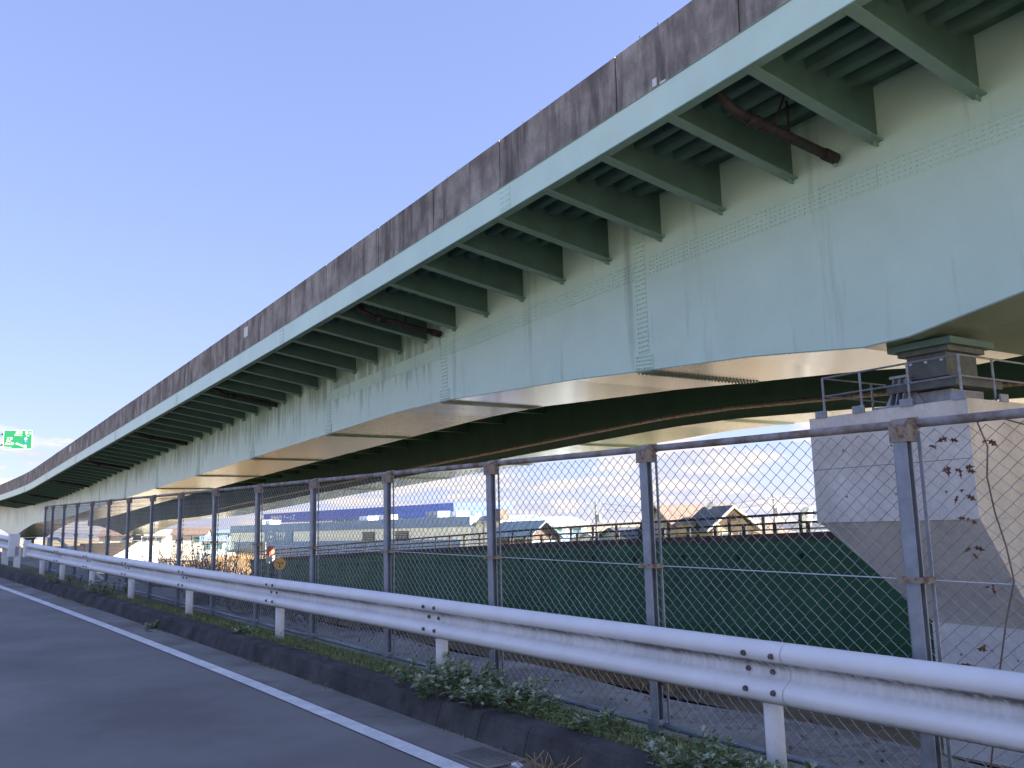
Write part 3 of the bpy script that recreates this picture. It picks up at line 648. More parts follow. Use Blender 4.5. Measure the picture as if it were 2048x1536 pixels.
for i, (a, b) in enumerate(zip(jn[:-1], jn[1:])):
    bo = beam(guard, a, b+0.14 if i < len(jn)-2 else b, nb=4.36 - (0.004 if i % 2 else 0.0))
    if i > 0:
        q0 = a + 0.06
        for du, dz in ((0.0, -0.075), (0.20, -0.075), (0.06, -0.176), (0.24, -0.176), (0.0, -0.277), (0.20, -0.277)):
            q = q0+du; dd = 0.088 if abs(dz+0.176) > 0.05 else 0.003
            mb = MB(); c = Vector(KP(q, 4.36-dd, gtop(q)+dz)); nn = -N3
            bolts(mb, [c], nn, u_, 0.019, 0.016); mb.build('bolt', 'bolt', bo)
for s in GP:
    mb = MB(); mb.tube([KP(s, 4.43, zv(s)-0.35), KP(s, 4.43, gtop(s)-0.06)], 0.057, 16, caps=True); p = mb.build('post', 'white', guard, True)
    mb = MB(); mb.obox(KP(s, 4.392, gtop(s)-0.176), u_*0.04, N3*0.018, Vector((0, 0, 0.10))); mb.build('mounting_bracket', 'white', p)
# end terminal and second rail beyond the gap
mb = MB(); q = 25.75; mb.obox(KP(q, 4.33, gtop(q)-0.15), u_*0.16, N3*0.07, Vector((0, 0, 0.21))); mb.build('end_piece', 'white', guard)
g2 = thing('guardrail', KP(31, 4.3, zv(31)), 'far white guardrail with closely spaced posts round the bend of the road', 'guardrail')
gt2 = lambda s: zv(s) + 0.78 - 0.002*s
beam(g2, 27.2, 46, nb=4.36, top=gt2)
mb = MB(); mb.obox(KP(26.95, 4.32, gt2(27)-0.2), u_*0.14, N3*0.12, Vector((0, 0, 0.29))); mb.build('end_block', 'white', g2)
for k in range(12):
    q = 26.9 + 1.15*k; mb = MB(); mb.obox(KP(q, 4.40, zv(q)+0.14), u_*0.09, N3*0.07, Vector((0, 0, 0.36))); mb.build('post', 'white', g2)
# white stair handrail behind the fence end
h = thing('handrail', RP(31, 5.6, zfence(31)), 'white sloping stair handrail starting beside the end of the chain link fence', 'handrail')
mb = MB(); mb.tube([RP(34.4, 5.0, 0.02), RP(33.6, 5.15, 0.0), RP(24.5, 5.7, -1.9)], 0.045, 8); mb.build('rail', 'white', h, True)
mb = MB(); mb.tube([RP(34.4, 5.0, 0.02), RP(34.4, 5.0, -1.2)], 0.05, 8); mb.build('post', 'white', h)
mb = MB(); mb.tube([RP(27.5, 5.55, -1.2), RP(27.5, 5.55, -2.6)], 0.045, 8); mb.build('post', 'white', h)

# ------------------------------------------------------------------ foliage helpers
def leaf_pts(c, d, up, L, W, lobes=True, droop=0.15):
    """a lobed leaf: stalk at c, along d"""
    d = Vector(d).normalized(); sd_ = d.cross(Vector(up)).normalized(); nn = sd_.cross(d)
    P = lambda a, b: Vector(c) + d*(a*L) + sd_*(b*W) - nn*(droop*L*a*a)
    if lobes:
        vs = [P(0, 0), P(.25, .12), P(.30, .50), P(.50, .16), P(.58, .55), P(.74, .16), P(1, 0), P(.74, -.16), P(.58, -.55), P(.50, -.16), P(.30, -.50), P(.25, -.12)]
        return vs, [(0, 1, 11), (1, 2, 3), (1, 3, 9, 11), (9, 10, 11), (3, 4, 5), (3, 5, 7, 9), (7, 8, 9), (5, 6, 7)]
    vs = [P(0, 0), P(.4, .5), P(1, 0), P(.4, -.5)]
    return vs, [(0, 1, 2, 3)]
def rnd(a, b): return random.uniform(a, b)
def mugwort(s, n, r, h, count, label, curved=True):
    base = KP(s, n, zv(s)-0.02); t = thing('mugwort_plant', base, label, 'plant', 'mugwort plants on the verge')
    g, p, st_ = MB(), MB(), MB()
    stems = max(4, count//22)
    for i in range(stems):
        a = rnd(0, 2*math.pi); rr = r*math.sqrt(rnd(0, 1)); foot = Vector(base) + Vector((math.cos(a)*rr, math.sin(a)*rr, -0.02))
        foot += Vector((UX, UY, 0))*0  # stems stand where they root
        hh = h*rnd(0.55, 1.0)*(1.0-0.35*rr/r); lean = Vector((math.cos(a), math.sin(a), 0))*hh*rnd(0.1, 0.5)
        top = foot + lean + Vector((0, 0, hh))
        st_.tube([foot, foot*0.5+top*0.5+lean*-0.1, top], 0.005, 4, radii=[0.006, 0.005, 0.003])
        for k in range(max(6, int(count*1.8)//stems)):
            f = rnd(0.15, 1.0)**0.7; c = foot.lerp(top, f); az = rnd(0, 2*math.pi); el = rnd(-0.15, 0.75)
            if f > 0.86: el = rnd(0.4, 1.3)
            d = Vector((math.cos(az)*math.cos(el), math.sin(az)*math.cos(el), math.sin(el)))
            L = rnd(0.045, 0.085)*(1.1-0.3*f); vs, fs = leaf_pts(c + d*0.01, d, (0, 0, 1) if el < 1.1 else (1, 0, 0), L, L*0.62, True, rnd(0.0, 0.35))
            (p if (f > 0.72 and random.random() < 0.55) or random.random() < 0.12 else g).add(vs, fs)
    g.build('leaves', 'leaf', t, kind='stuff'); p.build('pale_young_leaves', 'leafpale', t, kind='stuff'); st_.build('stems', 'twig', t, kind='stuff')
    return t
# mugwort along the verge, as the photograph has it
mugwort(7.30, 4.20, 0.34, 0.34, 520, 'dense leafy plant crowding the foot of a white guardrail post')
mugwort(6.80, 4.18, 0.32, 0.33, 520, 'bushy green plant spilling over the kerb next to the densest clump')
mugwort(6.32, 4.20, 0.28, 0.31, 420, 'pale tipped leafy plant in the middle of the clump on the kerb')
mugwort(5.88, 4.25, 0.22, 0.27, 280, 'smaller leafy plant ending the long clump beside the grass')
mugwort(5.05, 4.27, 0.15, 0.20, 150, 'single upright leafy plant on its own in the grass by the fence post')
mugwort(4.02, 4.16, 0.28, 0.22, 380, 'spreading leafy plant round the foot of the big near guardrail post')
mugwort(3.45, 4.12, 0.22, 0.16, 220, 'low leafy plant on the kerb beyond the near guardrail post')
mugwort(19.1, 4.25, 0.50, 0.36, 360, 'silvery leafy clump between two thin far guardrail posts')
mugwort(22.0, 4.20, 0.35, 0.26, 160, 'small sparse leafy clump farther along the verge near the gap')
mugwort(12.0, 4.2, 0.16, 0.10, 80, 'tiny weed tuft at the foot of a middle guardrail post')
t = mugwort(14.6, 3.82, 0.22, 0.16, 120, 'green weed growing from the gutter at the foot of the kerb')
t.location.z -= 0.18
# grass on the verge: one mass nobody could count
mb = MB(); cnt = 26000
for i in range(cnt):
    s = -2 + 33*rnd(0, 1)**1.6; n0 = rnd(4.09, 4.88 - bend(s))
    if s > 20 and random.random() < 0.45: continue
    z = zv(s)-0.02 if n0 < 4.3 else (zv(s)*(4.95-n0)+zfence(s)*(n0-4.3))/0.65-0.03
    x, y, _ = KP(s, n0, 0); a = rnd(0, 6.283); L = rnd(0.018, 0.055)*(1.3 if random.random() < 0.2 else 1); wd = rnd(0.004, 0.008)
    lx, ly = math.cos(a)*L*rnd(0.3, 1.0), math.sin(a)*L*rnd(0.3, 1.0); px_, py_ = -math.sin(a)*wd, math.cos(a)*wd
    mb.add([(x-px_, y-py_, z), (x+px_, y+py_, z), (x+lx, y+ly, z+L)], [(0, 1, 2)])
o = mb.build('verge_grass', 'grass'); o['kind'] = 'stuff'; tag(o, 'short green grass and moss covering the verge behind the kerb', 'grass')
# clover-like broad leaves scattered in the grass
mb = MB()
for i in range(5000):
    s = -1 + 14*rnd(0, 1); n0 = rnd(4.06, 4.75); z = (zv(s) if n0 < 4.4 else (zv(s)+zfence(s))/2)+rnd(0.0, 0.05)
    x, y, _ = KP(s, n0, 0); az = rnd(0, 6.28); vs, fs = leaf_pts((x, y, z), (math.cos(az), math.sin(az), rnd(0, .6)), (0, 0, 1), rnd(.02, .04), rnd(.015, .03), False, .2); mb.add(vs, fs)
o = mb.build('verge_clover', 'leaf'); o['kind'] = 'stuff'; tag(o, 'small broad weed leaves mixed into the verge grass', 'weeds')
# moss line and grit where kerb meets gutter
mb = MB()
for i in range(3500):
    s = -1+26*rnd(0, 1); 
    if math.sin(s*3.1)+math.sin(s*1.3+1) < rnd(-0.2, 1.4): continue
    x, y, z = KP(s, 3.86-abs(random.gauss(0, 0.035)), zroad(s)+0.006); a = rnd(0, 6.28); L = rnd(0.008, 0.03); wd = 0.005
    mb.add([(x-wd*math.sin(a), y+wd*math.cos(a), z), (x+wd*math.sin(a), y-wd*math.cos(a), z), (x+math.cos(a)*L, y+math.sin(a)*L, z+L)], [(0, 1, 2)])
o = mb.build('gutter_moss', 'grass'); o['kind'] = 'stuff'; tag(o, 'sparse moss and tiny weeds along the foot of the kerb', 'moss')

def shrub(base, r, h, ntw, nlf, label, mats=('twig', 'darkleaf'), lsz=(0.05, 0.10), group=None, name='shrub'):
    t = thing(name, base, label, 'shrub', group); tw, lf = MB(), MB(); B = Vector(base)
    for i in range(ntw):
        a = rnd(0, 6.283); el = rnd(0.35, 1.45); L = h*rnd(0.6, 1.15)
        p0 = B + Vector((math.cos(a), math.sin(a), 0))*r*rnd(0, 0.45) + Vector((0, 0, -0.05))
        d = Vector((math.cos(a)*math.cos(el)*r/h*1.3, math.sin(a)*math.cos(el)*r/h*1.3, math.sin(el)))
        pm = p0 + d*L*0.5 + Vector((rnd(-.1, .1), rnd(-.1, .1), rnd(-.05, .1)))*L; p1 = p0 + d*L
        tw.tube([p0, pm, p1], 0.01, 3, radii=[0.014*h, 0.009*h, 0.004*h])
        for k in range(max(1, nlf//ntw)):
            c = p0.lerp(p1, rnd(0.2, 1.05)) + Vector((rnd(-1, 1), rnd(-1, 1), rnd(-1, 1)))*0.16*h
            az = rnd(0, 6.283); vs, fs = leaf_pts(c, (math.cos(az), math.sin(az), rnd(-.6, .6)), (0, 0, 1), rnd(*lsz), rnd(*lsz)*0.6, False); lf.add(vs, fs)
    tw.build('twigs', mats[0], t, kind='stuff'); lf.build('leaves', mats[1], t, kind='stuff'); return t
shl = ['tangled dry twiggy shrub behind the fence beside the stair handrail', 'dark leaved scraggy shrub behind the fence in front of the sunlit wall pier', 'dry brown shrub with bare twigs behind the middle fence posts',
       'low dark bush just behind the fence near the yellow round marker', 'bare pale shrub under the fence beside the dry grass mound', 'small dark shrub poking above the guardrail before the grey panel wall', 'dead brown bush on the bank behind the fence foot']
for (s, n, r, h), lb in zip(((24.5, 6.6, 1.0, 1.2), (20.5, 6.3, 0.9, 1.35), (17.6, 6.2, 0.9, 1.1), (14.4, 6.1, 0.8, 0.85), (16.0, 5.8, 0.7, 0.8), (18.6, 5.6, 0.5, 1.25), (12.6, 6.4, 0.7, 0.6)), shl):
    shrub(RP(s, n, zfence(s)-0.15), r, h, 60, 420, lb, group='shrubs behind the fence')
# dry grass: golden masses under the bridge and on the mound by the grey wall
def drymass(name, label, spots, cnt, hh):
    mb = MB()
    for i in range(cnt):
        x, y, z, sx_, sy_ = random.choice(spots); x += random.gauss(0, sx_); y += random.gauss(0, sy_)
        a = rnd(0, 6.283); L = rnd(*hh); wd = L*0.035
        lx, ly = math.cos(a)*L*rnd(.1, .7), math.sin(a)*L*rnd(.1, .7)
        mb.add([(x-wd*math.sin(a), y+wd*math.cos(a), z), (x+wd*math.sin(a), y-wd*math.cos(a), z), (x+lx, y+ly, z+L)], [(0, 1, 2)])
    o = mb.build(name, 'drygrass'); o['kind'] = 'stuff'; return tag(o, label, 'dry grass')
drymass('dry_grass', 'brown dry grass along the foot of the green ramp wall', [(RW(q, -0.9, -5.5)[0], RW(q, -0.9, -5.5)[1], -5.55, 0.7, 0.9) for q in frange(-26, 40, 1.2)], 16000, (0.25, 0.75))
drymass('dry_grass', 'golden dry grass on the lit ground beyond the apron edge', [(q*0.9-4, 31+abs(q)*0.3, -5.55, 1.6, 2.0) for q in frange(-8, 12, 1.0)], 9000, (0.3, 0.9))
# mound with dry grass, left end of the ramp
def at(px, py, Y):
    d = c_f + c_r*((px-1024)/FPX) - c_u*((py-768)/FPX); return d*(Y/d.y)
mb = MB(); c0 = at(478, 1125, 122); rings = []
for k, (fr_, zz) in enumerate(((1.0, -5.7), (0.8, -5.1), (0.55, -4.3), (0.3, -3.6), (0.05, -3.3))):
    rings.append([(c0.x + 12.0*fr_*math.cos(a)*(1+.12*math.sin(3*a+k)), c0.y + 8*fr_*math.sin(a)*(1+.1*math.sin(2*a)), zz+0.15*math.sin(5*a+k)) for a in np.linspace(0, 6.283, 25)[:-1]])
mb.loft(rings); structure(mb.build('mound', 'ground', smooth=True))
def moundz(x, y):
    q = math.hypot((x-c0.x)/12.0, (y-c0.y)/8.0); return float(np.interp(q, [0, .05, .3, .55, .8, 1.0], [-3.3, -3.3, -3.6, -4.3, -5.1, -5.7]))
mb = MB()
for i in range(9000):
    a = rnd(0, 6.283); q = math.sqrt(rnd(0, 1))*0.95; x = c0.x+12*q*math.cos(a); y = c0.y+8*q*math.sin(a); z = moundz(x, y)-0.05
    L = rnd(0.4, 1.1); wd = 0.03; b2 = rnd(0, 6.283)
    mb.add([(x-wd*math.sin(b2), y+wd*math.cos(b2), z), (x+wd*math.sin(b2), y-wd*math.cos(b2), z), (x+math.cos(b2)*L*.5, y+math.sin(b2)*L*.5, z+L)], [(0, 1, 2)])
o = mb.build('dry_grass', 'drygrass'); o['kind'] = 'stuff'; tag(o, 'golden dry grass on the mound at the low end of the ramp', 'dry grass')
# dead vine on the fence
v = thing('dead_vine', RP(2.35, FN, fz(2.35)), 'dead leafless vine with curled brown leaves climbing the chain link fence', 'vine')
mb = MB(); stem = [(2.62, 0.02), (2.55, 0.35), (2.50, 0.62), (2.42, 0.95), (2.36, 1.15), (2.38, 1.32), (2.42, 1.50), (2.44, 1.68), (2.42, 1.84), (2.46, 1.97), (2.38, 2.0), (2.2, 1.93), (1.9, 1.90)]
mb.tube([RP(a, FN-0.02, fz(a)+z) for a, z in stem], 0.0045, 5); mb.build('stem', 'twig', v)
for a, z in ((2.62, 1.90), (2.68, 1.86), (2.40, 1.88), (2.62, 1.74), (2.56, 1.72), (2.58, 1.60), (2.55, 1.46), (2.56, 1.30), (2.48, 1.13), (2.52, 0.80), (2.70, 0.68), (2.9, 0.5), (4.7, 0.35), (4.9, 0.3)):
    mb = MB()
    for k in range(3):
        az = rnd(0, 6.28); vs, fs = leaf_pts(RP(a+rnd(-.02, .02), FN-0.03, fz(a)+z+rnd(-.02, .02)), (math.cos(az), math.sin(az)*.5, rnd(-.7, .3)), (0.3, 1, 0.4), rnd(.04, .07), rnd(.015, .035), True, rnd(.3, .8)); mb.add(vs, fs)
    mb.build('curled_leaf', 'deadleaf', v)
# fallen leaves on the apron
mb = MB()
for i in range(260):
    s = rnd(1, 14); n0 = rnd(4.95, 6.3); az = rnd(0, 6.28); vs, fs = leaf_pts(RP(s, n0, zfence(s)-0.05), (math.cos(az), math.sin(az), rnd(0, .3)), (0, 0, 1), rnd(.04, .09), rnd(.02, .05), True, -.3); mb.add(vs, fs)
o = mb.build('fallen_leaves', 'deadleaf'); o['kind'] = 'stuff'; tag(o, 'dead brown leaves scattered on the concrete behind the fence', 'leaves')
# drain grate and litter in the gutter
gq = 5.55; dg = thing('drain_grate', KP(gq, 3.62, zroad(gq)+0.006), 'flat steel drain grate in the gutter beside the kerb', 'grate')
mb = MB(); zz = zroad(gq)+0.012
for d_ in (-0.15, 0.15): mb.obox(KP(gq, 3.64+d_, zz), u_*0.25, N3*0.012, Vector((0, 0, 0.005)))
for d_ in (-0.25, 0.25): mb.obox(KP(gq+d_, 3.64, zz+0.001), u_*0.012, N3*0.16, Vector((0, 0, 0.005)))
mb.build('frame', 'gutter', dg)
for k in range(12):
    mb = MB(); mb.obox(KP(gq-0.23+k*0.042, 3.64, zz), u_*0.008, N3*0.14, Vector((0, 0, 0.004))); mb.build('bar', 'gutter', dg)
def crumple(s, n, r, label, mat='litter'):
    mb = MB(); bm = bmesh.new(); bmesh.ops.create_icosphere(bm, subdivisions=2, radius=r)
    for v_ in bm.verts: v_.co *= rnd(0.55, 1.2); v_.co.z *= 0.45
    me = bpy.data.meshes.new('litter'); bm.to_mesh(me); bm.free(); me.materials.append(M[mat]); o = bpy.data.objects.new('litter', me); COL.objects.link(o)
    x, y, _ = KP(s, n, 0); o.location = (x, y, zroad(s)+0.02); return tag(o, label, 'litter')
crumple(5.22, 3.66, 0.045, 'crumpled white paper scrap in the gutter beside the drain grate'); crumple(4.85, 3.60, 0.02, 'tiny white scrap near the dry twigs in the gutter')
tw = thing('dry_twigs', KP(5.0, 3.7, zroad(5.0)), 'small heap of dry twigs and leaves against the kerb', 'twigs')
mb = MB()
for i in range(26):
    a = rnd(0, 6.28); L = rnd(.06, .2); p = Vector(KP(5.0+rnd(-.12, .12), 3.72+rnd(-.08, .08), zroad(5.0)+0.01)); mb.tube([p, p+Vector((math.cos(a)*L, math.sin(a)*L, rnd(0.01, .12)))], 0.003, 4)
mb.build('twigs', 'drygrass', tw); mb = MB()
for i in range(18):
    az = rnd(0, 6.28); vs, fs = leaf_pts(KP(5.0+rnd(-.15, .15), 3.72+rnd(-.1, .08), zroad(5)+.02), (math.cos(az), math.sin(az), .2), (0, 0, 1), .06, .04, True, .2); mb.add(vs, fs)
mb.build('leaves', 'deadleaf', tw)
# round yellow marker
mk = at(560, 1128, 14.0); mr = thing('marker_sign', (mk.x, mk.y, -1.9), 'small round yellow marker sign with black three-bladed mark on a grey post', 'sign')
fwd = Vector((-mk.x, -mk.y, 0)).normalized(); sdv = Vector((-fwd.y, fwd.x, 0))
mb = MB(); mb.tube([mk, mk+fwd*0.03], 0.088, 24); mb.build('disc', 'yellow', mr)
for k in range(3):
    a0 = 0.5+k*2.094; mb = MB(); q = lambda r_, a: mk+fwd*0.034+sdv*(r_*math.cos(a))+Vector((0, 0, r_*math.sin(a)))
    mb.add([q(0.0, 0), q(.022, a0-.5), q(.050, a0-.22), q(.058, a0+.12), q(.028, a0+.1)], [(0, 1, 2, 3, 4)]); mb.build('blade_mark', 'black', mr)
mb = MB(); mb.tube([(mk.x-fwd.x*.02, mk.y-fwd.y*.02, -2.2), (mk.x-fwd.x*.02, mk.y-fwd.y*.02, mk.z+.02)], 0.025, 8); mb.build('post', 'steel', mr)

# ------------------------------------------------------------------ lettering
def text(body, loc, right, up, size, mat, parent, name='lettering', extrude=0.004, align='LEFT', bold=0.0):
    cu = bpy.data.curves.new(name, 'FONT'); cu.body = body; cu.size = size; cu.extrude = extrude; cu.align_x = align; cu.resolution_u = 2; cu.offset = bold*size
    o = bpy.data.objects.new(name, cu); COL.objects.link(o); cu.materials.append(M[mat])
    r_ = Vector(right).normalized(); u2 = Vector(up).normalized(); n2 = r_.cross(u2)
    b = Vector(parent['_base'])
    me = o.to_mesh().copy(); bpy.data.objects.remove(o); bpy.data.curves.remove(cu); me.name = name
    o = bpy.data.objects.new(name, me); COL.objects.link(o)
    o.matrix_world = Matrix(((r_.x, u2.x, n2.x, loc[0]-b.x), (r_.y, u2.y, n2.y, loc[1]-b.y), (r_.z, u2.z, n2.z, loc[2]-b.z), (0, 0, 0, 1)))
    o.parent = parent; return o
# direction sign
Ys = 62.0; a_, b_, c_ = at(10, 860, Ys), at(67, 862.5, Ys+0.6), at(5.5, 898, Ys)
Wd = (b_-a_).length; Hh = a_.z-c_.z
rs = Vector((b_.x-a_.x, b_.y-a_.y, 0)).normalized(); ns = Vector((rs.y, -rs.x, 0)); O = Vector((c_.x, c_.y, c_.z))
sg = thing('direction_sign', (O.x-4.2, O.y, 0.0), 'green overhead direction sign with white arrows on a roadside mast arm', 'sign')
S_ = lambda x, z, d=0.0: O + rs*(x*Wd) + Vector((0, 0, z*Hh)) + ns*d
mb = MB(); mb.obox(S_(.5, .5, -0.03), rs*Wd*.5, ns*0.03, Vector((0, 0, Hh/2))); pan = mb.build('panel', 'signgreen', sg)
mb = MB()
for x0, z0, x1, z1 in ((0, .985, 1, 1), (0, 0, 1, .015), (0, 0, .01, 1), (.99, 0, 1, 1)): mb.obox(S_((x0+x1)/2, (z0+z1)/2, 0.004), rs*Wd*(x1-x0)/2, ns*0.003, Vector((0, 0, Hh*(z1-z0)/2)))
mb.build('border', 'signwhite', sg)
up = (0, 0, 1)
for body, x, z, sz in (('沼津', .40, .80, .155), ('富士', .74, .80, .155), ('三保', .10, .50, .135), ('清水駅', .05, .22, .135), ('Numazu', .37, .70, .10), ('Fuji', .78, .68, .10), ('Miho', .11, .38, .10), ('Shimizu Sta.', .02, .07, .075)):
    text(body, S_(x, z, 0.008), rs, up, sz*Hh*1.1, 'signwhite', sg)
def poly(pts, name, mat, d=0.008, parent=sg):
    mb = MB(); n_ = len(pts); mb.add([S_(x, z, d) for x, z in pts] + [S_(x, z, d-0.004) for x, z in pts], [tuple(range(n_))] + [(i, (i+1) % n_, n_+(i+1) % n_, n_+i) for i in range(n_)]); return mb.build(name, mat, parent)
poly([(.745, .05), (.81, .05), (.81, .22), (.745, .22)], 'arrow', 'signwhite'); poly([(.75, .09), (.75, .18), (.50, .31), (.51, .34), (.43, .30), (.47, .22), (.485, .25)], 'arrow', 'signwhite')
poly([(.72, .52), (.84, .52), (.78, .64)], 'arrow', 'signwhite'); poly([(.78+.075*math.cos(a), .42+.095*math.sin(a)) for a in np.linspace(0, 6.283, 19)[:-1]], 'route_shield', 'signblue')
text('1', S_(.755, .385, 0.012), rs, up, 0.12*Hh, 'signwhite', sg)
mb = MB()
for z in (.78, .22): mb.tube([S_(-.85, z, -0.1), S_(1.0, z, -0.1)], 0.06, 8)
mb.build('mast_arm', 'steel', sg); mb = MB(); pb = S_(-.85, 0, -0.1); mb.tube([(pb.x, pb.y, 0.3), (pb.x, pb.y, S_(0, 1.1).z)], 0.14, 12); mb.build('mast', 'steel', sg)

# ------------------------------------------------------------------ buildings beyond the ramp
GZ = -5.5
class Frame:
    def __init__(s, A, B, k=1.0):                   # facade from A (left) to B (right), seen from the camera
        s.k = k; s.A = Vector((A[0], A[1], 0)); s.L = (Vector((B[0], B[1], 0))-s.A).length; s.d = (Vector((B[0], B[1], 0))-s.A)/s.L; s.n = Vector((-s.d.y, s.d.x, 0))
        if s.n.y < 0: s.n = -s.n
        s.L /= k
    def p(s, u, v, z): q = s.A + s.d*(u*s.k) + s.n*(v*s.k); return (q.x, q.y, z*s.k if z > -4 else z)
    def box(s, mb, u0, u1, v0, v1, z0, z1): return mb.hexa([s.p(u0, v0, z0), s.p(u1, v0, z0), s.p(u1, v1, z0), s.p(u0, v1, z0), s.p(u0, v0, z1), s.p(u1, v0, z1), s.p(u1, v1, z1), s.p(u0, v1, z1)])
    def part(s, name, mat, parent, *a): mb = MB(); s.box(mb, *a); return mb.build(name, mat, parent)
K = 1.53; fr = Frame((-34.4*K, 110*K), (-3.7*K, 75*K), K); L = fr.L
tb = thing('shop_building', fr.p(L/2, 4, GZ), 'long blue grey shop building with white bands and TOP lettering', 'building')
fr.part('wall', 'band', tb, 0, L, 0, 7, GZ-.3, 0.9)
fr.part('upper_cladding', 'slate', tb, -.06, L+.0, -.08, 7.05, 0.10, 0.95)
fr.part('lower_cladding', 'slate', tb, 1.2, L-1.5, -.08, -.002, GZ-.3, -0.95)
fr.part('sign_panel', 'slate', tb, 9.3, 15.8, -.14, -.004, -0.95, 0.12)
fr.part('pier_strip', 'band', tb, 20.5, 21.2, -.12, -.003, GZ-.3, -0.95)
for u in (30.0, 35.6): 
    l_ = fr.part('louvre', 'louvre', tb, u, u+2.0, -.12, -.004, -1.0, -.15)
    for k in range(5): fr.part('slat', 'grey', l_, u+.05, u+1.95, -.15, -.122, -.95+k*.16, -.90+k*.16)
text('TOP', fr.p(12.1, -.17, -.75), fr.d, up, 1.15*K, 'signwhite', tb, bold=0.015)
mb = MB(); ec = Vector(fr.p(10.9, -.16, -.42)); E_ = lambda a, b: ec + fr.d*(a*K) + Vector((0, 0, b*K))
mb.add([E_(0, .55), E_(.10, .10), E_(.45, 0), E_(.10, -.10), E_(0, -.6), E_(-.10, -.10), E_(-.45, 0), E_(-.10, .10)], [(0, 1, 2, 3, 4, 5, 6, 7)]); mb.build('star_emblem', 'signwhite', tb)
mb = MB(); mb.tube([E_(.6*math.cos(a), .6*math.sin(a)) for a in np.linspace(.9, 6.6, 24)], 0.05, 4); mb.build('ring_emblem', 'signwhite', tb)
for u, w_, h_ in ((26.0, 1.6, .45), (29.5, 1.3, .5), (37.5, 1.8, .6), (41.0, 1.1, .5), (5, 1.2, .5), (3.4, .8, .6)):
    fr.part('roof_unit', 'band' if h_ < .6 else 'grey', tb, u, u+w_, 2, 3.4, .955, .955+h_)
fr.part('gable_wall', 'band', tb, L-1.4, L+3.0, .6, 6.0, GZ-.3, .35); fr.part('gable_roof', 'grey', tb, L-1.5, L+3.2, .4, 6.2, .352, .50)
fr.part('downpipe', 'grey', tb, L+.9, L+1.0, .5, .598, GZ, .35); fr.part('roof_vent', 'coping', tb, L+.6, L+1.4, 2, 3, .503, 1.5)
f2 = Frame((-41.6*K, 150*K), (-7.6*K, 112*K), K); L2 = f2.L
bb = thing('blue_building', f2.p(L2/2, 5, GZ), 'taller strong blue building behind the shop with white lettering and glazed corner', 'building')
f2.part('roof_band', 'blue', bb, 0, L2, 0, 9.85, 1.65, 3.1); f2.part('body', 'blue', bb, L2*.62, L2-.02, .05, 9.80, GZ, 1.648); f2.part('glazed_wall', 'glass', bb, L2*.42, L2*.62-.01, .3, 9.5, GZ, 1.648)
f2.part('sign_leg', 'blue', bb, .8, 2.0, .2, 1.2, GZ, 1.648)
for k in range(9): f2.part('mullion', 'band', bb, L2*.42+k*1.2, L2*.42+k*1.2+.08, .22, .298, GZ, 1.64)
for k, v_ in enumerate((1.2, 3.4, 5.5, 7.3)):
    wn = f2.part('window_frame', 'band', bb, L2-.02, L2+.05, v_, v_+.9, .75, 1.75); f2.part('pane', 'glass', wn, L2+.052, L2+.07, v_+.18, v_+.72, .85, 1.6)
for u in (L2*.66, L2*.74, L2*.86, L2*.93):
    wn = f2.part('window_frame', 'grey', bb, u, u+2.4, -.05, .048, .4, 1.45); f2.part('pane', 'glass', wn, u+.1, u+2.3, -.07, -.052, .5, 1.4)
text('西海会社 ナーッズ', f2.p(2.6, -.03, 1.95), f2.d, up, 1.0*K, 'signwhite', bb)

def house(label, A, B, depth, zeave, zridge, wall, roof, group=None, gable=False, name='house', windows=2):
    f = Frame(A, B); W = f.L; t = thing(name, f.p(W/2, depth/2, GZ), label, 'house', group)
    f.part('wall', wall, t, 0, W, 0, depth, GZ-.3, zeave)
    mb = MB(); e = .5
    if gable:      # ridge runs away from the camera, gable faces it
        ring = lambda v_: [f.p(-e, v_, zeave-.2), f.p(W/2, v_, zridge), f.p(W+e, v_, zeave-.2), f.p(W+e, v_, zeave-.38), f.p(W/2, v_, zridge-.22), f.p(-e, v_, zeave-.38)]
        mb.loft([ring(-e), ring(depth+e)]); rf = mb.build('roof', roof, t)
        mb = MB(); mb.add([f.p(0, 0, zeave), f.p(W, 0, zeave), f.p(W/2, 0, zridge-.25), f.p(0, .2, zeave), f.p(W, .2, zeave), f.p(W/2, .2, zridge-.25)], [(0, 1, 2), (5, 4, 3), (0, 3, 4, 1), (1, 4, 5, 2), (2, 5, 3, 0)]); mb.build('gable', wall, t)
    else:
        ring = lambda u: [f.p(u, -e, zeave-.15), f.p(u, depth/2, zridge), f.p(u, depth+e, zeave-.15), f.p(u, depth+e, zeave-.3), f.p(u, depth/2, zridge-.2), f.p(u, -e, zeave-.3)]
        mb.loft([ring(-e), ring(W+e)]); rf = mb.build('roof', roof, t)
        for u in (0.0, W-.2):
            mb = MB(); mb.add([f.p(u, 0, zeave), f.p(u, depth, zeave), f.p(u, depth/2, zridge-.22), f.p(u+.2, 0, zeave), f.p(u+.2, depth, zeave), f.p(u+.2, depth/2, zridge-.22)], [(0, 1, 2), (5, 4, 3), (0, 3, 4, 1), (1, 4, 5, 2), (2, 5, 3, 0)]); mb.build('gable', wall, t)
    for k in range(windows):
        u = W*(k+.5)/windows-.7; wn = f.part('window_frame', 'band', t, u, u+1.4, -.06, -.002, zeave-2.0, zeave-.6); f.part('pane', 'glass', wn, u+.1, u+1.3, -.08, -.062, zeave-1.9, zeave-.7)
    return t, f
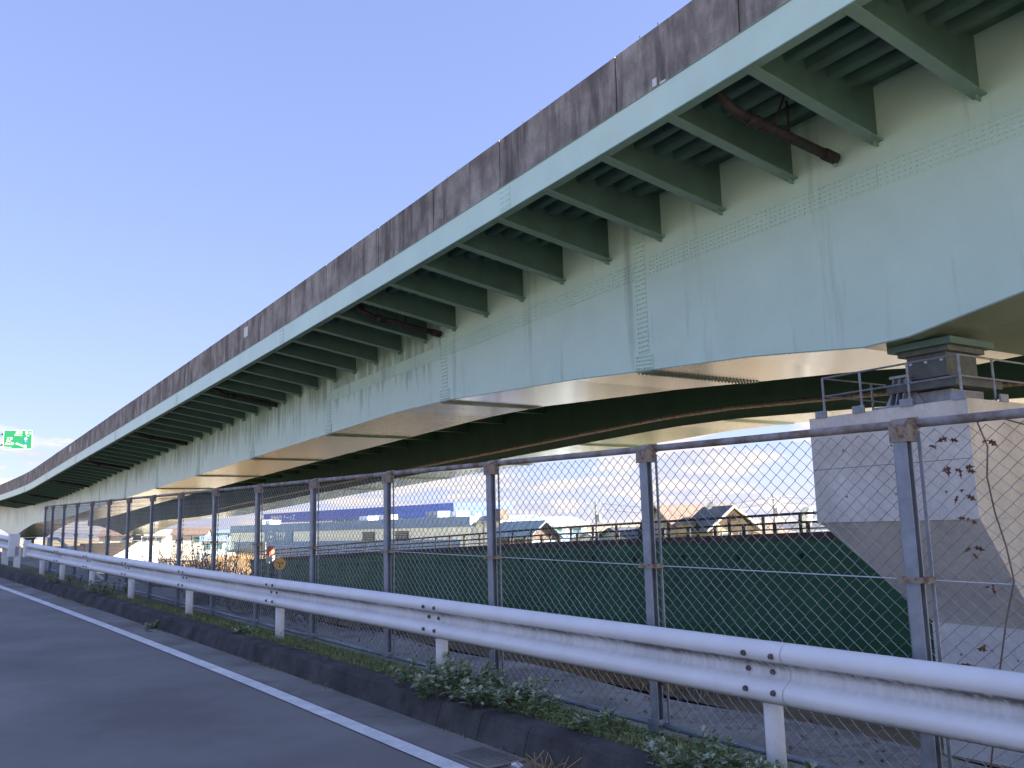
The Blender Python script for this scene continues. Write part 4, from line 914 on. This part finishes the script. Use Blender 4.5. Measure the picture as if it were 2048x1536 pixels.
# the brown-roofed house
YH = 88.0; a1, b1 = at(1352, 1040, YH), at(1512, 1040, YH)
hm, f = house('brown tiled house with a cream-edged front gable and dish antenna', (a1.x, a1.y), (b1.x, b1.y+2), 8.0, -.4, 1.75, 'beige', 'roofbrown')
f3 = Frame((at(1425, 1050, 83).x, 83), (at(1512, 1050, 83).x, 84)); W = f3.L
mb = MB(); ring = lambda v_, d=0.0: [f3.p(-.7-d, v_, -.75), f3.p(W/2, v_, 1.42+d), f3.p(W+.7+d, v_, -.75), f3.p(W+.7+d, v_, -.95), f3.p(W/2, v_, 1.18+d), f3.p(-.7-d, v_, -.95)]
mb.loft([ring(-.3), ring(6)]); gr = mb.build('front_roof', 'roofdark', hm)
mb = MB(); mb.loft([ring(-.55, .02), ring(-.302, .02)]); mb.build('barge_board', 'cream', gr)
mb = MB(); mb.add([f3.p(0, 0, GZ), f3.p(W, 0, GZ), f3.p(W, 0, -.75), f3.p(W/2, 0, 1.18), f3.p(0, 0, -.75), f3.p(0, 5, GZ), f3.p(W, 5, GZ), f3.p(W, 5, -.75), f3.p(W/2, 5, 1.18), f3.p(0, 5, -.75)], [(0, 1, 2, 3, 4), (9, 8, 7, 6, 5), (0, 5, 6, 1), (1, 6, 7, 2), (4, 9, 5, 0)]); mb.build('front_gable', 'beige', hm)
f3.part('gable_vent', 'brownwall', hm, W/2-.35, W/2+.35, -.05, -.002, 0.0, .5)
for u in (W*.22, W*.62): wn = f3.part('window_frame', 'band', hm, u, u+.9, -.05, -.002, -1.9, -1.0); f3.part('pane', 'glass', wn, u+.08, u+.82, -.07, -.052, -1.82, -1.08)
dq = at(1420, 1014, 86); mb = MB(); mb.tube([dq, dq+Vector((-.12, -.2, .08))], .3, 14, radii=[.08, .32]); mb.build('dish_antenna', 'dish', hm)
d1 = at(1375, 1035, 86); mb = MB(); mb.box((d1.x-.9, d1.y, -1.2), (d1.x+1.2, d1.y+3, -.2)); mb.build('dormer', 'beige', hm); mb = MB(); mb.loft([[(d1.x-1.2, y_, -.25), (d1.x+.15, y_, .45), (d1.x+1.5, y_, -.25)] for y_ in (d1.y-.3, d1.y+3)]); mb.build('dormer_roof', 'roofdark', hm)
an = at(1425, 990, 90); mb = MB(); mb.tube([(an.x, an.y, .9), an], .035, 6)
for k, z in enumerate((0, -.25, -.5, -.75)): mb.tube([(an.x-.8+.12*k, an.y, an.z+z), (an.x+.8-.12*k, an.y, an.z+z)], .02, 4)
mb.build('aerial', 'steel', hm)
# lower neighbours
def hpx(label, x0, x1, Y, ze, zr, wall, roof, depth=7, gable=False, dy=1.5, group=None):
    a, b = at(x0, 1040, Y), at(x1, 1040, Y+dy); return house(label, (a.x, a.y), (b.x, b.y), depth, ze, zr, wall, roof, group, gable)
hpx('brown timber house with front gable and blue grey metal roof', 1062, 1114, 96, -.95, .60, 'brownwall', 'roofblue', 9, True)
hpx('wide warehouse with a plain blue grey metal roof', 1012, 1098, 112, .1, 1.35, 'band', 'roofblue', 16)
hpx('flat looking warehouse with a pale blue roof and parapet units', 1095, 1172, 120, .3, 1.25, 'band', 'roofpale', 14)
hpx('small white house with a blue grey roof beside the timber house', 1112, 1185, 104, -1.9, -.85, 'band', 'roofblue', 6)
hpx('low white shed between the utility pole and the brown house', 1205, 1262, 96, -1.5, -.8, 'band', 'grey', 6)
hpx('small dark roofed house left of the brown tiled house', 1262, 1318, 92, -1.4, -.35, 'grey', 'roofdark', 7)
hpx('beige low annexe right of the brown tiled house', 1520, 1575, 95, -1.2, -.35, 'beige', 'roofbrown', 7)
hpx('white walled house with dark roof near the tall white post', 1572, 1660, 105, -1.4, -.4, 'band', 'roofdark', 8)
hpx('distant grey house right of the pier', 1690, 1800, 130, -.9, .3, 'grey', 'roofdark', 9)
# what stands in the sun beyond the far pier and beside the shop
for lb, x0, x1, Y, ze, zr, wl, rf in (('cream house with brown roof seen under the far arch', 200, 268, 215, 0.4, 1.9, 'cream', 'roofbrown'), ('cream walled house with grey roof beyond the wall pier', 275, 335, 230, .2, 1.6, 'cream', 'grey'),
                               ('pale house with terracotta roof just right of the far arch', 345, 412, 205, .2, 1.8, 'cream', 'roofbrown'), ('white block with blue roof between the arch and the shop', 405, 452, 190, -1.2, -.2, 'band', 'roofblue'),
                               ('low cream shed in the sun left of the shop', 400, 470, 140, -3.6, -2.9, 'cream', 'grey'), ('far blue roofed hall behind the shop left end', 408, 470, 260, .6, 1.3, 'roofpale', 'roofblue')):
    hpx(lb, x0, x1, Y, ze, zr, wl, rf, 10)
# grey panel wall in front of the shop
gp0, gp1 = at(455, 1100, 150), at(531, 1085, 142); f4 = Frame((gp0.x, gp0.y), (gp1.x, gp1.y)); gw = thing('panel_wall', f4.p(0, 0, GZ), 'pale grey corrugated panel wall behind the dry grass mound', 'wall')
nP = 14
for k in range(nP): f4.part('panel', 'grey', gw, f4.L*k/nP+.02, f4.L*(k+1)/nP-.02, (.04 if k % 2 else 0), .12, GZ, -2.6+.09*k)
# roadworks drum
br_ = at(541, 1098, 92); dr = thing('traffic_drum', (br_.x, br_.y, -3.0), 'orange and white traffic drum at the low end of the ramp', 'drum'); 
mb = MB(); mb.tube([(br_.x, br_.y, -3.0), (br_.x, br_.y, -2.3)], .42, 12, radii=[.45, .42]); mb.build('lower_drum', 'signwhite', dr); mb = MB(); mb.tube([(br_.x, br_.y, -2.298), (br_.x, br_.y, -1.3)], .42, 12, radii=[.42, .36]); mb.build('upper_drum', 'orange', dr)
mb = MB(); mb.tube([(br_.x, br_.y, -5.6), (br_.x, br_.y, -3.002)], .3, 8); mb.build('stand', 'grey', dr)
# utility poles with cross arms and wires
def upole(px, ytop, Y, label):
    p = at(px, ytop, Y); t = thing('utility_pole', (p.x, p.y, GZ), label, 'pole', 'utility poles behind the ramp'); mb = MB(); mb.tube([(p.x, p.y, GZ-.3), p], .14, 9, radii=[.18, .11]); mb.build('mast', 'pole', t)
    for k, (z, w_) in enumerate(((-.35, 1.1), (-1.0, .8))):
        mb = MB(); mb.obox((p.x, p.y-.15, p.z+z), Vector((w_, .25*w_, 0)), Vector((0, .05, 0)), Vector((0, 0, .05))); ca = mb.build('cross_arm', 'steel', t)
        for e in (-.9, -.45, .45, .9): mb = MB(); mb.tube([(p.x+w_*e, p.y-.15+.25*w_*e, p.z+z+.05), (p.x+w_*e, p.y-.15+.25*w_*e, p.z+z+.25)], .05, 6); mb.build('insulator', 'plate', ca)
    mb = MB(); mb.tube([(p.x+.3, p.y-.1, p.z-2.2), (p.x+.3, p.y-.1, p.z-1.4)], .25, 10); mb.build('transformer', 'grey', t); return p
pa = upole(1191, 1003, 98, 'concrete utility pole standing between the blue roofed houses and the white shed'); pb2 = upole(1546, 991, 104, 'concrete utility pole standing just right of the brown tiled house'); pc2 = upole(1290, 1022, 150, 'distant thin utility pole between the white shed and the brown house')
def wire(a, b, sag, label):
    mb = MB(); mb.tube([Vector(a).lerp(Vector(b), k/10) - Vector((0, 0, sag*4*(k/10)*(1-k/10))) for k in range(11)], .018, 4); o = mb.build('overhead_wire', 'black'); tag(o, label, 'wire')
for z, nm in ((-.2, 'upper'), (-.85, 'lower')):
    wire(pb2+Vector((.6, 0, z)), pb2+Vector((26, 14, z+.5)), .5, nm+' overhead wire running right from the pole by the brown house')
    wire(pa+Vector((.6, 0, z)), pb2+Vector((-.6, 0, z)), .8, nm+' overhead wire strung between the two near utility poles')
# tall white rounded post beside the pier
wp = at(1610, 1062, 72); t = thing('white_monument', (wp.x, wp.y, GZ), 'tall white slanted monument with rounded top beside the concrete pier', 'monument')
zt = at(1612, 1012, 72).z; mb = MB(); mb.loft([[(wp.x+r_*1.0*math.cos(a)+dx, wp.y+.5*math.sin(a), z) for a in np.linspace(0, 6.283, 17)[:-1]] for z, r_, dx in ((GZ-.2, .46, -.1), (-2.5, .46, -.05), (zt-1.6, .50, 0), (zt-.8, .55, .12), (zt-.25, .42, .28), (zt, .12, .36))]); mb.build('shaft', 'dish', t, True)
mb = MB(); mb.box((wp.x-.9, wp.y-.8, GZ-.2), (wp.x+.9, wp.y+.8, GZ+.5)); mb.build('plinth', 'grey', t)
# trees on the plain, far behind
def tree(px, Y, h, r, label):
    p = at(px, 1060, Y); t = thing('tree', (p.x, p.y, GZ), label, 'tree', 'trees behind the houses'); mb = MB(); mb.tube([(p.x, p.y, GZ-.2), (p.x+.1, p.y, GZ+h*.45), (p.x+.15, p.y, GZ+h*.8)], .2, 7, radii=[.26, .16, .06]); mb.build('trunk', 'twig', t); mb = MB()
    cl = [(rnd(-1, 1)*r*.6, rnd(-1, 1)*r*.6, h*rnd(.42, .92)) for _ in range(14)]
    for i in range(900):
        cx_, cy_, cz_ = random.choice(cl); c = Vector((p.x+cx_+random.gauss(0, r*.22), p.y+cy_+random.gauss(0, r*.22), GZ+cz_+random.gauss(0, h*.06))); az = rnd(0, 6.28)
        vs, fs = leaf_pts(c, (math.cos(az), math.sin(az), rnd(-.7, .7)), (0, 0, 1), rnd(.25, .5), rnd(.18, .35), False); mb.add(vs, fs)
    mb.build('crown', 'darkleaf', t)
for px, Y, h_, r_, lb in ((1235, 120, 4.6, 1.8, 'dark rounded tree behind the white shed'), (1325, 125, 5.0, 1.6, 'dark tree just left of the brown tiled house'), (1660, 120, 5.2, 2.0, 'dark tree behind the white monument'), (300, 260, 7.5, 3.0, 'dark tree beyond the far wall pier'), (240, 240, 7.0, 2.5, 'bushy tree under the far end of the bridge'), (440, 300, 6.5, 3.0, 'tree far behind the left end of the shop')): tree(px, Y, h_, r_, lb)
